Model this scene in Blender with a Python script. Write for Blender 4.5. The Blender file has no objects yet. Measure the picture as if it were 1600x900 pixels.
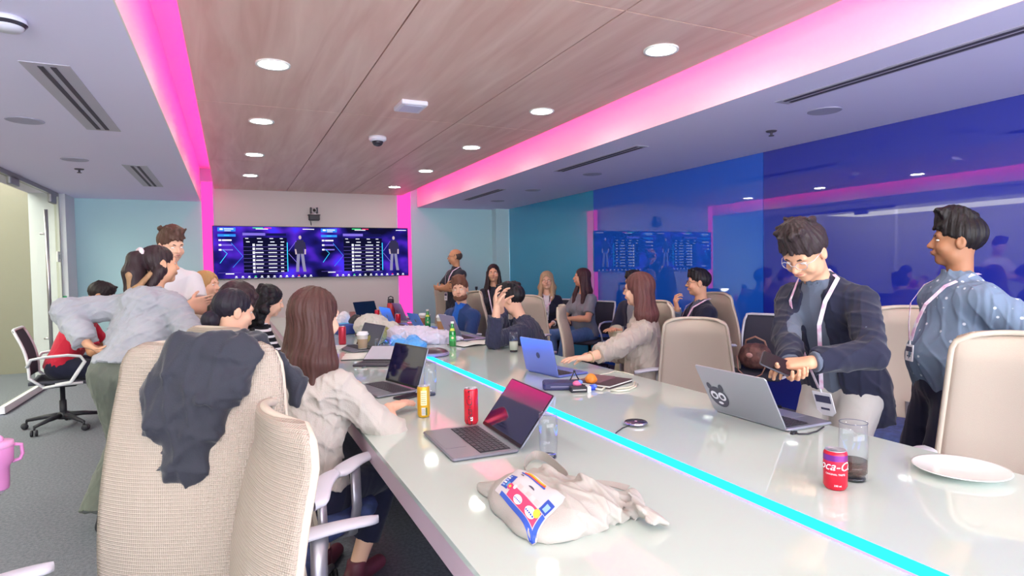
import bpy, math, random
import numpy as np
from mathutils import Vector, Matrix
SC = bpy.context.scene
COL = SC.collection
D2R = math.pi / 180

# ------------------------------------------------------------------ camera
FPX = 947.0
EYE = 1.4
def _n(v): return v / np.linalg.norm(v)
_dy = _n(np.array([(360 - 800) / FPX, -(424 - 450) / FPX, -1.0]))
_dx = _n(np.array([(2840 - 800) / FPX, -(386 - 450) / FPX, -1.0]))
_dx = _n(_dx - _dx.dot(_dy) * _dy)
_dz = np.cross(_dx, _dy)
CR = np.array([_dx, _dy, _dz])
def ray(px, py): return CR @ np.array([(px - 800) / FPX, -(py - 450) / FPX, -1.0])
def at(px, py, depth):
    """world point seen at a pixel, at a given distance along the view axis"""
    r = ray(px, py); return Vector((r[0] * depth, r[1] * depth, r[2] * depth + EYE))
def onz(px, py, z):
    r = ray(px, py); t = (z - EYE) / r[2]; return Vector((r[0] * t, r[1] * t, z))
def onx(px, py, x):
    r = ray(px, py); t = x / r[0]; return Vector((x, r[1] * t, r[2] * t + EYE))
def ony(px, py, y):
    r = ray(px, py); t = y / r[1]; return Vector((r[0] * t, y, r[2] * t + EYE))
cam = bpy.data.cameras.new('camera'); camo = bpy.data.objects.new('camera', cam); COL.objects.link(camo)
cam.sensor_width = 36; cam.lens = FPX / 1600 * 36; cam.clip_start = 0.02; cam.clip_end = 100
camo.matrix_world = Matrix(((CR[0][0], CR[0][1], CR[0][2], 0), (CR[1][0], CR[1][1], CR[1][2], 0), (CR[2][0], CR[2][1], CR[2][2], EYE), (0, 0, 0, 1)))
SC.camera = camo

# ------------------------------------------------------------------ world, exposure, light strengths
SC.view_settings.view_transform = 'Standard'; SC.view_settings.look = 'None'
SC.view_settings.gamma = 1; SC.view_settings.exposure = 0.54
SC.view_settings.use_curve_mapping = False
try:
    SC.cycles.max_bounces = 7; SC.cycles.diffuse_bounces = 4; SC.cycles.glossy_bounces = 3
    SC.cycles.transmission_bounces = 6; SC.cycles.transparent_max_bounces = 8
    SC.cycles.caustics_reflective = False; SC.cycles.caustics_refractive = False
    SC.cycles.sample_clamp_indirect = 4; SC.cycles.use_denoising = True
except Exception: pass
W = bpy.data.worlds.new('world'); SC.world = W; W.use_nodes = True
W.node_tree.nodes['Background'].inputs[0].default_value = (0.90, 0.95, 1.0, 1)
W.node_tree.nodes['Background'].inputs[1].default_value = 7.5
DOWNLIGHT_E = 78.0      # radiance of each downlight disc
PINK_E = 16.0            # cove led tape
CORRIDOR_W = 60.0         # base power of the unseen corridor area lamp

# ------------------------------------------------------------------ materials
def lin(c):
    if isinstance(c, str): c = tuple(int(c[i:i + 2], 16) / 255 for i in (0, 2, 4))
    return tuple((x / 12.92 if x <= .04045 else ((x + .055) / 1.055) ** 2.4) for x in c) + (1.0,)
MATS = {}
def mat(name, col, rough=.6, metal=0., spec=.5, emit=0., coat=0., trans=0., ior=1.45, bump=None, vary=None, alpha=1., sheen=0.):
    """bump=(scale, strength[, (sx,sy,sz)]); vary=(colour2, scale, (sx,sy,sz))"""
    if name in MATS: return MATS[name]
    m = bpy.data.materials.new(name); m.use_nodes = True; nt = m.node_tree
    b = nt.nodes['Principled BSDF']; c = lin(col); b.inputs['Base Color'].default_value = c
    b.inputs['Roughness'].default_value = rough; b.inputs['Metallic'].default_value = metal
    b.inputs['Specular IOR Level'].default_value = spec; b.inputs['Coat Weight'].default_value = coat
    b.inputs['Transmission Weight'].default_value = trans; b.inputs['IOR'].default_value = ior
    b.inputs['Alpha'].default_value = alpha; b.inputs['Sheen Weight'].default_value = sheen
    if emit: b.inputs['Emission Color'].default_value = c; b.inputs['Emission Strength'].default_value = emit
    def noise(scale, st):
        tc = nt.nodes.new('ShaderNodeTexCoord'); mp = nt.nodes.new('ShaderNodeMapping'); no = nt.nodes.new('ShaderNodeTexNoise')
        mp.inputs['Scale'].default_value = st; no.inputs['Scale'].default_value = scale; no.inputs['Detail'].default_value = 4
        nt.links.new(tc.outputs['Object'], mp.inputs[0]); nt.links.new(mp.outputs[0], no.inputs['Vector']); return no
    if bump:
        no = noise(bump[0], bump[2] if len(bump) > 2 else (1, 1, 1)); bp = nt.nodes.new('ShaderNodeBump')
        bp.inputs['Strength'].default_value = bump[1]; bp.inputs['Distance'].default_value = .004
        nt.links.new(no.outputs['Fac'], bp.inputs['Height']); nt.links.new(bp.outputs[0], b.inputs['Normal'])
    if vary:
        no = noise(vary[1], vary[2] if len(vary) > 2 else (1, 1, 1)); rp = nt.nodes.new('ShaderNodeValToRGB')
        rp.color_ramp.elements[0].position = .35; rp.color_ramp.elements[1].position = .65
        rp.color_ramp.elements[0].color = c; rp.color_ramp.elements[1].color = lin(vary[0])
        nt.links.new(no.outputs['Fac'], rp.inputs[0]); nt.links.new(rp.outputs[0], b.inputs['Base Color'])
    MATS[name] = m; return m
def glow(name, col, e):
    if name in MATS: return MATS[name]
    m = bpy.data.materials.new(name); m.use_nodes = True; nt = m.node_tree; nt.nodes.clear()
    em = nt.nodes.new('ShaderNodeEmission'); o = nt.nodes.new('ShaderNodeOutputMaterial')
    em.inputs[0].default_value = lin(col); em.inputs[1].default_value = e
    nt.links.new(em.outputs[0], o.inputs[0]); MATS[name] = m; return m
def glass(name, col='f4f8ff', rough=0.0, mix=.78):
    """thin clear glass: mostly straight-through, with a real fresnel reflection"""
    if name in MATS: return MATS[name]
    m = bpy.data.materials.new(name); m.use_nodes = True; nt = m.node_tree; nt.nodes.clear()
    o = nt.nodes.new('ShaderNodeOutputMaterial'); t = nt.nodes.new('ShaderNodeBsdfTransparent'); g = nt.nodes.new('ShaderNodeBsdfGlossy')
    mx = nt.nodes.new('ShaderNodeMixShader'); lw0 = nt.nodes.new('ShaderNodeLayerWeight'); lw0.inputs[0].default_value = .5; pw = nt.nodes.new('ShaderNodeMath'); pw.operation = 'POWER'; pw.inputs[1].default_value = 3.0; nt.links.new(lw0.outputs['Facing'], pw.inputs[0]); lw = nt.nodes.new('ShaderNodeMath'); lw.operation = 'MULTIPLY_ADD'; lw.inputs[1].default_value = .9 - mix * .5; lw.inputs[2].default_value = .03; nt.links.new(pw.outputs[0], lw.inputs[0])
    t.inputs[0].default_value = lin(col); g.inputs[1].default_value = rough
    nt.links.new(lw.outputs[0], mx.inputs[0]); nt.links.new(t.outputs[0], mx.inputs[1]); nt.links.new(g.outputs[0], mx.inputs[2])
    nt.links.new(mx.outputs[0], o.inputs[0]); MATS[name] = m; return m

# ------------------------------------------------------------------ objects, names, labels
def link(name, me, m=None, parent=None, loc=None, smooth=False, ms=None):
    o = bpy.data.objects.new(name, me); COL.objects.link(o)
    for x in (ms or ([m] if m else [])): me.materials.append(x)
    if parent is not None: o.parent = parent
    if loc is not None: o.location = loc
    if smooth and len(me.polygons): me.polygons.foreach_set('use_smooth', [True] * len(me.polygons))
    return o
def tag(o, label, cat, group=None):
    o['label'] = label; o['category'] = cat
    if group: o['group'] = group
    return o
def thing(name, label, cat, loc=(0, 0, 0), rz=0., group=None):
    o = bpy.data.objects.new(name, None); COL.objects.link(o); o.location = loc; o.rotation_euler = (0, 0, rz)
    o.empty_display_size = .05
    return tag(o, label, cat, group)
def struct(o): o['kind'] = 'structure'; return o
def dup(root, loc, rz, label=None, group=None):
    r = root.copy(); COL.objects.link(r); r.location = loc; r.rotation_euler = (0, 0, rz)
    if label: r['label'] = label
    if group: r['group'] = group
    for ch in list(root.children):
        c = ch.copy(); COL.objects.link(c); c.parent = r
        for g in list(ch.children):
            d = g.copy(); COL.objects.link(d); d.parent = c
    return r

class MB:
    """collects shapes into one mesh"""
    def __init__(s): s.v = []; s.f = []; s.mi = []; s.m = 0
    def add(s, vs, fs):
        k = len(s.v); s.v += [tuple(v) for v in vs]; s.f += [tuple(i + k for i in f) for f in fs]; s.mi += [s.m] * len(fs); return s
    def box(s, c, d, rz=0., bev=0.0, M=None):
        x, y, z = [q / 2 for q in d]
        if bev <= 0:
            vs = [(a, b, e) for a in (-x, x) for b in (-y, y) for e in (-z, z)]
            fs = [(0, 1, 3, 2), (4, 6, 7, 5), (0, 4, 5, 1), (2, 3, 7, 6), (0, 2, 6, 4), (1, 5, 7, 3)]
        else:
            # rounded in plan, small chamfer top and bottom
            bev = min(bev, x * .98, y * .98); n = 4; vs = []; fs = []; e = min(bev * .5, z * .8)
            def ring(zz, ins):
                out = []
                for (cx, cy, a0) in ((x - bev, y - bev, 0), (-x + bev, y - bev, 90), (-x + bev, -y + bev, 180), (x - bev, -y + bev, 270)):
                    for i in range(n + 1):
                        a = (a0 + 90 * i / n) * D2R; r = bev - ins; out.append((cx + math.cos(a) * r, cy + math.sin(a) * r, zz))
                return out
            L = 4 * (n + 1)
            for zz, ins in ((-z, e * .8), (-z + e, 0), (z - e, 0), (z, e * .8)): vs += ring(zz, ins)
            for k in range(3):
                for i in range(L): j = (i + 1) % L; fs.append((k * L + i, k * L + j, (k + 1) * L + j, (k + 1) * L + i))
            fs.append(tuple(range(L - 1, -1, -1))); fs.append(tuple(range(3 * L, 4 * L)))
        ca, sa = math.cos(rz), math.sin(rz); out = []
        for v in vs:
            if M is not None: w = M @ Vector(v); out.append((w.x + c[0], w.y + c[1], w.z + c[2]))
            else: out.append((v[0] * ca - v[1] * sa + c[0], v[0] * sa + v[1] * ca + c[1], v[2] + c[2]))
        return s.add(out, fs)
    def lathe(s, prof, c=(0, 0, 0), n=24, M=None, caps=True):
        vs = []; fs = []
        for r, z in prof:
            for i in range(n): a = 2 * math.pi * i / n; vs.append(Vector((r * math.cos(a), r * math.sin(a), z)))
        for k in range(len(prof) - 1):
            for i in range(n): j = (i + 1) % n; fs.append((k * n + i, k * n + j, (k + 1) * n + j, (k + 1) * n + i))
        if caps:
            if prof[0][0] > 1e-6: fs.append(tuple(range(n - 1, -1, -1)))
            if prof[-1][0] > 1e-6: fs.append(tuple((len(prof) - 1) * n + i for i in range(n)))
        if M is not None: vs = [M @ v for v in vs]
        return s.add([(v.x + c[0], v.y + c[1], v.z + c[2]) for v in vs], fs)
    def tube(s, pts, r, n=8, closed=False, rs=None, flat=None):
        P = [Vector(p) for p in pts]; N = len(P); vs = []; fs = []; up = None
        for i in range(N):
            a = P[i - 1] if (i > 0 or closed) else P[i]; b = P[(i + 1) % N] if (i < N - 1 or closed) else P[i]
            t = (b - a).normalized()
            if up is None: up = Vector((0, 0, 1)) if abs(t.z) < .9 else Vector((1, 0, 0))
            u = t.cross(up).normalized(); w = u.cross(t).normalized(); up = w
            rr = rs[i] if rs else r
            for k in range(n):
                q = 2 * math.pi * k / n; fx, fy = (flat if flat else (1, 1))
                vs.append(P[i] + u * math.cos(q) * rr * fx + w * math.sin(q) * rr * fy)
        for i in range(N if closed else N - 1):
            j = (i + 1) % N
            for k in range(n): l = (k + 1) % n; fs.append((i * n + k, j * n + k, j * n + l, i * n + l))
        if not closed: fs.append(tuple(range(n))); fs.append(tuple((N - 1) * n + k for k in range(n - 1, -1, -1)))
        return s.add(vs, fs)
    def sphere(s, c, r, n=16, m=10, M=None):
        if not hasattr(r, '__len__'): r = (r, r, r)
        prof = [(max(1e-7, math.sin(math.pi * i / m)), -math.cos(math.pi * i / m)) for i in range(m + 1)]
        S = Matrix.Diagonal(Vector(r)); S = (M @ S) if M is not None else S
        return s.lathe(prof, c, n, S, caps=False)
    def grid(s, fn, nu, nv, thick=0., closed=False):
        """fn(u,v) in 0..1; thick offsets the back face along the normal"""
        P = [[Vector(fn(i / nu, j / nv)) for j in range(nv + 1)] for i in range(nu + 1)]
        def idx(i, j): return i * (nv + 1) + j
        vs = [P[i][j] for i in range(nu + 1) for j in range(nv + 1)]
        fs = [(idx(i, j), idx(i + 1, j), idx(i + 1, j + 1), idx(i, j + 1)) for i in range(nu) for j in range(nv)]
        if thick:
            K = len(vs)
            for i in range(nu + 1):
                for j in range(nv + 1):
                    du = P[min(i + 1, nu)][j] - P[max(i - 1, 0)][j]; dv = P[i][min(j + 1, nv)] - P[i][max(j - 1, 0)]
                    nn = du.cross(dv)
                    nn = nn.normalized() if nn.length > 1e-9 else Vector((0, 0, 1))
                    tt = thick(i / nu, j / nv) if callable(thick) else thick
                    vs.append(P[i][j] - nn * tt)
            fs += [(K + idx(i, j), K + idx(i, j + 1), K + idx(i + 1, j + 1), K + idx(i + 1, j)) for i in range(nu) for j in range(nv)]
            for i in range(nu):
                fs.append((idx(i, 0), K + idx(i, 0), K + idx(i + 1, 0), idx(i + 1, 0))); fs.append((idx(i, nv), idx(i + 1, nv), K + idx(i + 1, nv), K + idx(i, nv)))
            for j in range(nv):
                fs.append((idx(0, j), idx(0, j + 1), K + idx(0, j + 1), K + idx(0, j))); fs.append((idx(nu, j), K + idx(nu, j), K + idx(nu, j + 1), idx(nu, j + 1)))
        return s.add(vs, fs)
    def poly(s, pts, h0, h1):
        """upright prism of a plan outline"""
        n = len(pts); vs = [(p[0], p[1], h0) for p in pts] + [(p[0], p[1], h1) for p in pts]
        return s.add(vs, [tuple(range(n - 1, -1, -1)), tuple(range(n, 2 * n))] + [(i, (i + 1) % n, n + (i + 1) % n, n + i) for i in range(n)])
    def mesh(s, name):
        me = bpy.data.meshes.new(name); me.from_pydata(s.v, [], s.f)
        if any(s.mi): me.polygons.foreach_set('material_index', s.mi)
        me.update(); return me
    def build(s, name, m, parent=None, smooth=False, loc=None, auto=None):
        me = s.mesh(name); ms = m if isinstance(m, (list, tuple)) else [m]
        o = link(name, me, ms=ms, parent=parent, loc=loc, smooth=smooth)
        if auto is not None: me.polygons.foreach_set('use_smooth', [True] * len(me.polygons)); me.set_sharp_from_angle(angle=auto * D2R)
        return o

# ------------------------------------------------------------------ smooth blended solids (for bodies, clothes, soft goods)
V = lambda *a: np.array(a, dtype=float)
def cap(a, b, ra, rb=None, k=.02, flat=None, clips=(), sub=False):
    return dict(t='c', a=np.array(a, float), b=np.array(b, float), ra=ra, rb=ra if rb is None else rb, k=k, flat=flat, clips=clips, sub=sub)
def ell(c, r, ax=None, k=.02, clips=(), sub=False):
    return dict(t='e', c=np.array(c, float), r=np.array(r, float), ax=np.eye(3) if ax is None else np.array(ax, float), k=k, clips=clips, sub=sub)
def _bb(p):
    if p['t'] == 'c':
        r = max(p['ra'], p['rb']); return np.minimum(p['a'], p['b']) - r, np.maximum(p['a'], p['b']) + r
    e = np.sqrt(((p['ax'] * p['r'][:, None]) ** 2).sum(0)); return p['c'] - e, p['c'] + e
def field_mesh(prims, h, disp=None):
    los, his = zip(*[_bb(p) for p in prims if not p['sub']])
    lo = np.min(los, 0) - 3 * h - .012; hi = np.max(his, 0) + 3 * h + .012
    n = np.ceil((hi - lo) / h).astype(int) + 1
    G = np.full(n, 1.0, np.float32); ax = [(lo[i] + h * np.arange(n[i])).astype(np.float32) for i in range(3)]
    for p in prims:
        a, b = _bb(p); m = p['k'] + 3 * h + .01
        i0 = np.clip(np.floor((a - m - lo) / h).astype(int), 0, n - 1); i1 = np.clip(np.ceil((b + m - lo) / h).astype(int) + 1, 1, n)
        if (i1 <= i0).any(): continue
        sl = tuple(slice(i0[i], i1[i]) for i in range(3))
        X = ax[0][sl[0]][:, None, None]; Y = ax[1][sl[1]][None, :, None]; Z = ax[2][sl[2]][None, None, :]
        if p['t'] == 'c':
            q = [X - p['a'][0], Y - p['a'][1], Z - p['a'][2]]; ba = p['b'] - p['a']; sc = 1.
            if p['flat'] is not None:
                nn, s_ = p['flat']; nn = np.array(nn, float); nn = nn / np.linalg.norm(nn); e = 1 / s_ - 1
                c = (q[0] * nn[0] + q[1] * nn[1] + q[2] * nn[2]) * e; q = [q[i] + c * nn[i] for i in range(3)]
                ba = ba + nn * ba.dot(nn) * e; sc = math.sqrt(s_)
            L2 = ba.dot(ba) + 1e-12
            t = np.clip((q[0] * ba[0] + q[1] * ba[1] + q[2] * ba[2]) / L2, 0, 1)
            d = np.sqrt((q[0] - t * ba[0]) ** 2 + (q[1] - t * ba[1]) ** 2 + (q[2] - t * ba[2]) ** 2) - (p['ra'] + (p['rb'] - p['ra']) * t)
            d = d * sc
        else:
            q = [X - p['c'][0], Y - p['c'][1], Z - p['c'][2]]; A = p['ax']; r = p['r']
            l = [(q[0] * A[i][0] + q[1] * A[i][1] + q[2] * A[i][2]) for i in range(3)]
            k0 = np.sqrt(sum((l[i] / r[i]) ** 2 for i in range(3))); k1 = np.sqrt(sum((l[i] / r[i] ** 2) ** 2 for i in range(3))) + 1e-6
            d = k0 * (k0 - 1) / k1
        for (cp, cn) in p['clips']:
            d = np.maximum(d, (X - cp[0]) * cn[0] + (Y - cp[1]) * cn[1] + (Z - cp[2]) * cn[2])
        g = G[sl]; k = max(p['k'], 1e-5)
        if p['sub']:
            hh = np.maximum(k - np.abs(g + d), 0) / k; G[sl] = np.maximum(g, -d) + hh * hh * k * .25
        else:
            hh = np.maximum(k - np.abs(g - d), 0) / k; G[sl] = np.minimum(g, d) - hh * hh * k * .25
    # polygonise
    if disp is not None:
        idx = np.nonzero(np.abs(G) < .03); P = np.stack([ax[i][idx[i]] for i in range(3)], 1); G[idx] += disp(P).astype(np.float32)
    s = G < 0
    c = s[:-1, :-1, :-1].astype(np.int8)
    for dx in (0, 1):
        for dy in (0, 1):
            for dz in (0, 1):
                if dx + dy + dz: c = c + s[dx:n[0] - 1 + dx, dy:n[1] - 1 + dy, dz:n[2] - 1 + dz]
    I = np.nonzero((c > 0) & (c < 8)); nv = len(I[0])
    vid = np.full(n - 1, -1, np.int32); vid[I] = np.arange(nv)
    acc = np.zeros((nv, 3)); cnt = np.zeros(nv)
    B = np.stack(I, 1)
    for a_ in range(3):
        o1, o2 = [q for q in range(3) if q != a_]
        for u in (0, 1):
            for w in (0, 1):
                p0 = B.copy(); p0[:, o1] += u; p0[:, o2] += w; p1 = p0.copy(); p1[:, a_] += 1
                g0 = G[p0[:, 0], p0[:, 1], p0[:, 2]]; g1 = G[p1[:, 0], p1[:, 1], p1[:, 2]]
                mk = (g0 < 0) != (g1 < 0); t = np.where(mk, g0 / np.where(mk, g0 - g1, 1), 0)
                pt = p0.astype(float); pt[:, a_] += t; acc += pt * mk[:, None]; cnt += mk
    verts = lo + h * acc / np.maximum(cnt, 1)[:, None]
    faces = []
    for a_ in range(3):
        o1, o2 = ((1, 2), (2, 0), (0, 1))[a_]
        sa = [slice(None)] * 3; sb = [slice(None)] * 3; sa[a_] = slice(0, -1); sb[a_] = slice(1, None)
        A_, B_ = s[tuple(sa)], s[tuple(sb)]; E = np.stack(np.nonzero(A_ != B_), 1)
        E = E[(E[:, o1] > 0) & (E[:, o2] > 0) & (E[:, o1] < n[o1] - 1) & (E[:, o2] < n[o2] - 1)]
        if not len(E): continue
        def cell(du, dw): q = E.copy(); q[:, o1] -= du; q[:, o2] -= dw; return vid[q[:, 0], q[:, 1], q[:, 2]]
        Q = np.stack([cell(1, 1), cell(0, 1), cell(0, 0), cell(1, 0)], 1)
        fl = ~A_[E[:, 0], E[:, 1], E[:, 2]]; Q[fl] = Q[fl][:, ::-1]; faces.append(Q)
    return verts, np.concatenate(faces)
def soft(name, prims, h, m, parent=None, origin=(0, 0, 0), disp=None, relax=1):
    v, f = field_mesh(prims, h, disp)
    v = v - np.array(origin)
    me = bpy.data.meshes.new(name); me.vertices.add(len(v)); me.loops.add(len(f) * 4); me.polygons.add(len(f))
    me.vertices.foreach_set('co', v.astype(np.float32).ravel()); me.loops.foreach_set('vertex_index', f.astype(np.int32).ravel())
    me.polygons.foreach_set('loop_start', np.arange(0, len(f) * 4, 4, dtype=np.int32)); me.polygons.foreach_set('use_smooth', np.ones(len(f), bool))
    me.update(calc_edges=True); me.validate()
    return link(name, me, m, parent)
# ------------------------------------------------------------------ people
def unit(v): v = np.array(v, float); return v / (np.linalg.norm(v) + 1e-9)
def rot(v, axis, deg):
    a = unit(axis); t = deg * D2R; v = np.array(v, float)
    return v * math.cos(t) + np.cross(a, v) * math.sin(t) + a * a.dot(v) * (1 - math.cos(t))
def ik(a, c, l1, l2, pole):
    a = np.array(a, float); c = np.array(c, float); d = c - a; L = np.linalg.norm(d); mx = (l1 + l2) * .995
    if L > mx: c = a + d / L * mx; d = c - a; L = mx
    x = (l1 * l1 - l2 * l2 + L * L) / (2 * L); y = math.sqrt(max(0, l1 * l1 - x * x)); u = d / L
    p = np.array(pole, float); p = p - p.dot(u) * u; p = unit(p)
    return a + u * x + p * y, c
def folds(amp, seed, fr=1.):
    r = np.random.RandomState(seed); K = r.normal(size=(7, 3)) * np.array([26, 26, 17]) * fr; ph = r.uniform(0, 6.28, 7)
    Wp = r.normal(size=(3, 3)) * 9; pw = r.uniform(0, 6.28, 3)
    def f(P):
        Q = P + .03 * np.sin(P @ Wp.T + pw); o = np.zeros(len(P))
        for i in range(7): s = np.sin(Q @ K[i] + ph[i]) * .5 + .5; o += np.exp(-((s - .5) / .16) ** 2) - .22
        Q2 = P * 1.9 + .02 * np.sin(P @ Wp.T * 2 + pw)
        for i in range(4): s = np.sin(Q2 @ K[i][[1, 0, 2]] + ph[i]) * .5 + .5; o += .4 * (s ** 3 - .31)
        return -amp * .24 * o
    return f
def hand_prims(Wp, D, N, side, curl, s, spread=1.):
    D = unit(D); N = unit(np.array(N, float) - np.dot(N, D) * D); X = np.cross(D, N) * side; out = []
    offs = (.029, .0095, -.0095, -.027); ls = ((.042, .027, .021), (.046, .030, .022), (.043, .028, .021), (.033, .021, .018)); bl = (.088, .092, .086, .078)
    for i in range(4):
        b = Wp + D * bl[i] * s + X * offs[i] * s * spread - N * .004 * s
        out.append(cap(Wp + D * .012 * s + X * offs[i] * .55 * s, b, .0165 * s, .0118 * s, k=.014))
        p = b; ph = curl * 20 + i * 3; d = unit(D + X * offs[i] * 2.2 * spread)
        for j, l in enumerate(ls[i]):
            ph2 = ph + (0, curl * 38, curl * 62)[j]
            q = p + (d * math.cos(ph2 * D2R) + N * math.sin(ph2 * D2R)) * l * s
            r0 = (.0092, .0084, .0076)[j] * s * (.88 if i == 3 else 1); out.append(cap(p, q, r0, r0 * .92, k=.003)); p = q
    p = Wp + D * .022 * s + X * .022 * s; d = unit(D * .55 + X * .75 + N * .35)
    for j, (l, r0) in enumerate(((.044, .0135), (.034, .0105), (.028, .0088))):
        q = p + d * l * s; out.append(cap(p, q, r0 * s, r0 * .85 * s, k=.008)); p = q; d = unit(d + D * .25 + N * .25 * (1 + curl) - X * .2)
    return out

SKIN = dict(light='e3b39a', pale='ecc3ae', tan='c08a68', brown='a06f52', mid='d3a082')
def hair_mat(c, c2=None):
    return mat('hair_' + c, c, rough=.5, spec=.3, bump=(60, .9, (1, 1, .08)), vary=(c2 or c, 45, (1, 1, .06)))
def cloth(name, c, c2=None, sc=300, b=.25): return mat('cloth_' + name, c, rough=.85, spec=.2, sheen=.15, bump=(sc, b), vary=(c2, 8) if c2 else None)

PID = [0]
def person(label, group=None, S=1.0, pel=(0, 0, 1), yaw=0, lean=0, side=0, syaw=0, head=(0, 0, 0), fem=False, sit=True,
           armR=None, armL=None, legR=None, legL=None, skin='mid', hair=None, top=None, pants=None, shoes='24242a',
           res=.0065, belly=0., beard=None, glasses=None, lanyard=None, wide=1., extra=None, girth=1.):
    PID[0] += 1; seed = PID[0]
    pel = np.array(pel, float); F = V(math.cos(yaw * D2R), math.sin(yaw * D2R), 0); R = V(F[1], -F[0], 0); Z = V(0, 0, 1)
    T = unit(rot(rot(Z, R, -lean), F, side)); Fp = unit(F - F.dot(T) * T)
    A = rot(R, T, syaw); Fs = rot(Fp, T, syaw); A = unit(A - A.dot(T) * T)
    O = np.array([pel[0], pel[1], 0.])
    N = pel + T * .50 * S; sw = (.145 if fem else .168) * S * wide
    ShR = N - T * .085 * S + A * sw; ShL = N - T * .085 * S - A * sw
    hy, hp, hr = head   # head yaw relative to body yaw (left positive), pitch (down positive), roll
    HF = rot(F, Z, hy); HR = V(HF[1], -HF[0], 0); HF = rot(HF, HR, -hp); HZ = np.cross(HR, HF); HR = rot(HR, HF, hr); HZ = rot(HZ, HF, hr)
    nk = N + T * .055 * S + Fp * .012 * S; Hc = N + (T * .083 + HZ * .105 + HF * .022) * S
    h_ = S * (1.0 if not fem else .97)
    def H(x, y, z): return Hc + (HR * x + HF * y + HZ * z) * h_
    HA = np.array([HR, HF, HZ])
    def L(r, f, u): return pel + (R * r + F * f + Z * u) * S
    lw = lambda d, key, dv: (d or {}).get(key, dv)
    fi = .93 if fem else 1.
    # arms
    arms = {}
    for sd, nm, Sh, ar in ((1, 'R', ShR, armR), (-1, 'L', ShL, armL)):
        ar = ar or {}
        w = ar.get('w'); w = L(sd * .13, .34, .12) if w is None else (L(*w[1:]) if w[0] == 'l' else np.array(w, float))
        pole = ar.get('pole', None); pole = (-Fs * .6 + A * sd * .7 - Z * .8) if pole is None else (R * pole[0] + F * pole[1] + Z * pole[2])
        E_, w = ik(Sh, w, .285 * S, .25 * S, pole)
        fd = unit(w - E_); dd = ar.get('dir'); dd = fd if dd is None else (R * dd[0] + F * dd[1] + Z * dd[2])
        nn = ar.get('n'); nn = -Z if nn is None else (R * nn[0] + F * nn[1] + Z * nn[2])
        arms[nm] = (Sh, E_, w, dd, nn, ar.get('curl', .5), sd)
    # legs
    legs = {}
    for sd, nm, lg in ((1, 'R', legR), (-1, 'L', legL)):
        hip = pel + (R * sd * .088 - Z * .02) * S; lg = lg or {}
        an = lg.get('a'); 
        if an is None: an = (sd * .13, .42, 0) if sit else (sd * .10, -.02, 0)
        if len(an) == 3: an = pel * V(1, 1, 0) + (R * an[0] + F * an[1]) * S + Z * (.085 * S + an[2])
        pole = lg.get('pole', (sd * .25, .9, .6) if sit else (0, 1, 0)); pole = R * pole[0] + F * pole[1] + Z * pole[2]
        K_, an = ik(hip, an, .43 * S, .425 * S, pole); td = lg.get('toe', (sd * .15, 1, 0)); td = unit(R * td[0] + F * td[1] + Z * td[2])
        legs[nm] = (hip, K_, an, td, sd)
    def torso(e, low=-.06, hi=None, arm=0):
        g = girth
        o = [cap(pel + (R * -.065 - Z * .01) * S, pel + (R * .065 - Z * .01) * S, (.105 if not fem else .112) * S * g + e, k=.05, flat=(Fp, .85)),
             cap(pel + T * .04 * S, pel + T * .22 * S, (.128 if not fem else .118) * S * g * wide + e, (.128 if not fem else .112) * S * g * wide + e, k=.06, flat=(Fp, .74)),
             cap(pel + T * .22 * S, N - T * .14 * S, (.135 if not fem else .12) * S * wide + e, (.145 if not fem else .125) * S * wide + e, k=.06, flat=(Fs, .72)),
             cap(N - T * .1 * S - A * sw * .74, N - T * .1 * S + A * sw * .74, .056 * S * fi + e * .8, k=.06),
             cap(N - T * .07 * S, N - T * .015 * S, .075 * S * fi + e * .6, .052 * S * fi + e * .6, k=.05)]
        if fem:
            for q in (-1, 1): o.append(ell(N - T * .2 * S + Fs * .085 * S + A * q * .068 * S, V(.062, .06, .062) * S + e, k=.04))
        if belly: o.append(ell(pel + T * .13 * S + Fp * .055 * S, V(.13, .13, .13) * S * belly + e, k=.07))
        return o
    # --- body
    P = torso(-.004)
    P += [cap(N - T * .03 * S, H(0, -.018, -.06), .056 * S * fi, .052 * S * fi, k=.03)]
    P += [ell(H(0, -.012, .035), V(.075, .094, .083) * h_, HA, k=.03), ell(H(0, .02, -.028), V(.062, .071, .082) * h_, HA, k=.03),
          cap(H(-.036, .02, -.07), H(.036, .02, -.07), .03 * h_, k=.03), ell(H(0, .062, -.094), V(.022, .018, .018) * h_, HA, k=.025),
          cap(H(-.038, .074, .024), H(.038, .074, .024), .013 * h_, k=.018),
          ell(H(.033, .1, .002), V(.019, .016, .014) * h_, HA, k=.012, sub=True), ell(H(-.033, .1, .002), V(.019, .016, .014) * h_, HA, k=.012, sub=True),
          ell(H(.042, .06, -.035), V(.024, .024, .024) * h_, HA, k=.02), ell(H(-.042, .06, -.035), V(.024, .024, .024) * h_, HA, k=.02),
          cap(H(0, .088, .01), H(0, .108, -.026), .0075 * h_, .0115 * h_, k=.01), cap(H(-.012, .097, -.031), H(.012, .097, -.031), .0075 * h_, k=.006),
          ell(H(0, .088, -.058), V(.026, .013, .012) * h_, HA, k=.01)]
    for q in (-1, 1):
        P.append(ell(H(q * .078, -.008, -.008), V(.010, .021, .034) * h_, HA, k=.008)); P.append(ell(H(q * .088, -.003, -.004), V(.006, .011, .019) * h_, HA, k=.005, sub=True))
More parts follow.
